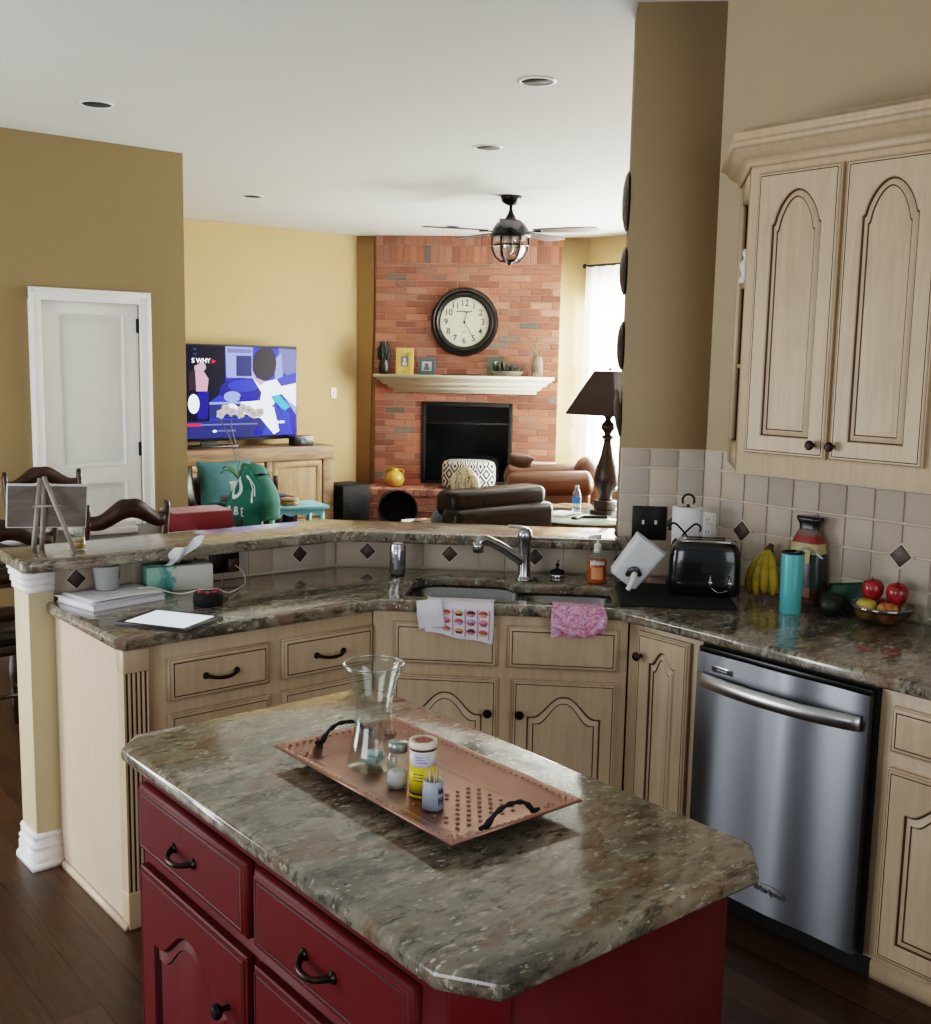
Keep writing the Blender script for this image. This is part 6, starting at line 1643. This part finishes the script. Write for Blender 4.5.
lathe(b, [(.06, .10), (.045, .13), (.05, .16), (.085, .22), (.095, .28), (.08, .36), (.05, .45), (.032, .54), (.028, .575), (.045, .585), (.045, .60), (.025, .61), (.03, .63), (.055, .66), (.05, .69), (.03, .71), (.02, .73), (.035, .75), (.05, .765), (.02, .775), (.015, .86)], 28); mk('base', b, MAT['darkwood'], lp)
b = B(); rings = []
for z, r in ((.765, .238), (.77, .24), (.93, .165), (1.085, .09), (1.09, .088)):
    rings.append([(x, y, z) for x, y in rcorner([(-r, -r), (r, -r), (r, r), (-r, r)], r * .16, 4)])
ring_loft(b, rings, cap0=False, cap1=False); mk('lamp_shade', b, plain('brown_shade', '2E2018', .8, var=.1), lp, solid=.004)
b = B(); cyl(b, (0, 0, .86), (0, 0, 1.10), .004, n=8); ball(b, (0, 0, 1.105), .012, 10); tube(b, [(-.095, 0, 1.085), (.095, 0, 1.085)], .003, 6); mk('harp', b, MAT['bronze'], lp)
bo = thing('water_bottle', 'clear plastic water bottle with blue label on the end table', 'bottle', (6.0, 5.90, EZ))
b = B(); lathe(b, [(.028, 0), (.033, .006), (.033, .06), (.031, .065), (.033, .07), (.033, .13), (.03, .15), (.018, .18), (.0125, .19), (.0125, .2)], 24); mk('body', b, thin_glass('water_plastic', 'D4E4EE', .6, .2), bo)
b = B(); lathe(b, [(.0335, .075), (.034, .08), (.034, .125), (.0335, .128)], 24, cap0=False, cap1=False); mk('label', b, plain('blue_label', '3A78C8', .4), bo)
b = B(); lathe(b, [(.0145, .196), (.0145, .212), (.001, .213)], 16); mk('cap', b, MAT['wplastic'], bo)
for k, (x, y, a, lb) in enumerate(((5.80, 5.68, .4, 'black remote control nearest the leather armchair on the end table'), (5.92, 5.62, -.7, 'black remote control lying crosswise at the front of the end table'))):
    r_ = thing('remote_control', lb, 'remote control', (x, y, EZ), a, 'remote controls on the end table')
    b = B(); box(b, (-.09, -.022, 0), (.09, .022, .018), bev=.006); mk('case', b, MAT['black'], r_)
    b = B()
    for i in range(6):
        for j in range(2): box(b, (-.07 + .02 * i, -.012 + .014 * j, .017), (-.06 + .02 * i, -.004 + .014 * j, .020))
    mk('keypad', b, plain('grey_keys', '6A6A6E', .5), r_)
b = B(); grid(b, lambda u, v: (-.15 + .3 * u, -.1 + .2 * v, .002 + .004 * sin(u * 4)), 8, 6); tag(mk('loose_paper', b, MAT['paper'], loc=(5.86, 5.92, EZ + .002), rotz=.3, solid=.002), 'white papers lying at the back of the end table', 'papers')
b = B(); rings = []
grid(b, lambda u, v: (-.16 + .32 * u, -.06 + .12 * v, .006 + .03 * abs(sin(u * 7 + v * 4)) * sin(pi * v)), 24, 10); tag(mk('tan_cloth', b, plain('tan_linen', 'C4A484', .9), loc=(6.16, 6.12, EZ + .002), rotz=-.5, solid=.004), 'crumpled tan cloth at the back of the end table', 'cloth')
b = B(); lathe(b, [(.02, 0), (.022, .003), (.022, .03), (.018, .034), (.001, .034)], 18); tag(mk('small_jar', b, MAT['wplastic'], loc=(6.06, 5.56, EZ)), 'tiny white lidded jar at the front of the lamp base', 'jar')
# ================================================================== LIGHT
def area(name, loc, rot, sx, sy, power, col=(1, 1, 1)):
    l = bpy.data.lights.new(name, 'AREA'); l.shape = 'RECTANGLE'; l.size = sx; l.size_y = sy; l.energy = power; l.color = col
    o = bpy.data.objects.new(name, l); COL.objects.link(o); o.location = loc; o.rotation_euler = rot
    return o
# daylight outside the living room window, shining in (-x)
area('window_daylight', (9.3, 6.4, 1.7), (0, radians(90), 0), 3.0, 4.4, 1600, (1, .98, .95))
# daylight from the dining room's glass doors, left of the frame, shining +x
area('patio_daylight', (-1.4, 5.5, .98), (0, radians(-84), 0), 1.8, 1.3, 68, (.97, .98, 1))
area('dishwasher_streak_light', (-1.4, 4.15, .98), (0, radians(-88), 0), 2.0, .35, 22, (.97, .98, 1))  # narrow strip lamp added to draw a vertical streak on the dishwasher
# unseen fill lamp added behind the camera to brighten the cabinet fronts
area('kitchen_fill', (.9, -2.95, 1.75), (radians(86), 0, radians(-4)), 3.4, 1.8, 30, (.98, .98, 1))
# breakfast nook window on the left of the kitchen, shining +x
area('nook_daylight', (-2.3, .9, 1.25), (0, radians(-90), 0), 1.5, 1.9, 30, (.98, .98, 1))

w = bpy.data.worlds.new('World'); SC.world = w; w.use_nodes = True
bg = w.node_tree.nodes['Background']; bg.inputs[0].default_value = (.82, .9, 1, 1); bg.inputs[1].default_value = .17

# ================================================================== CAMERA
psi, pit, rol, F = .6918038, .1375098, .0190309, 1091.73
fwd = Vector((sin(psi) * cos(pit), cos(psi) * cos(pit), -sin(pit)))
rt = Vector((cos(psi), -sin(psi), 0)); up = rt.cross(fwd)
Rv = rt * cos(rol) + up * sin(rol); Uv = up * cos(rol) - rt * sin(rol)
cam = bpy.data.cameras.new('camera'); co = bpy.data.objects.new('camera', cam); COL.objects.link(co)
m = Matrix((Rv, Uv, -fwd)).transposed().to_4x4(); m.translation = Vector((0, 0, 1.73)); co.matrix_world = m
cam.sensor_fit = 'HORIZONTAL'; cam.sensor_width = 36; cam.lens = 36 * F / 931; cam.clip_start = .05
SC.camera = co
SC.view_settings.view_transform = 'Filmic'; SC.view_settings.look = 'Medium High Contrast'
SC.view_settings.exposure = .55
SC.cycles.max_bounces = 10; SC.cycles.diffuse_bounces = 5; SC.cycles.glossy_bounces = 5; SC.cycles.transmission_bounces = 10; SC.cycles.transparent_max_bounces = 12
SC.cycles.caustics_reflective = False; SC.cycles.caustics_refractive = False
SC.cycles.sample_clamp_indirect = 6; SC.cycles.use_denoising = True
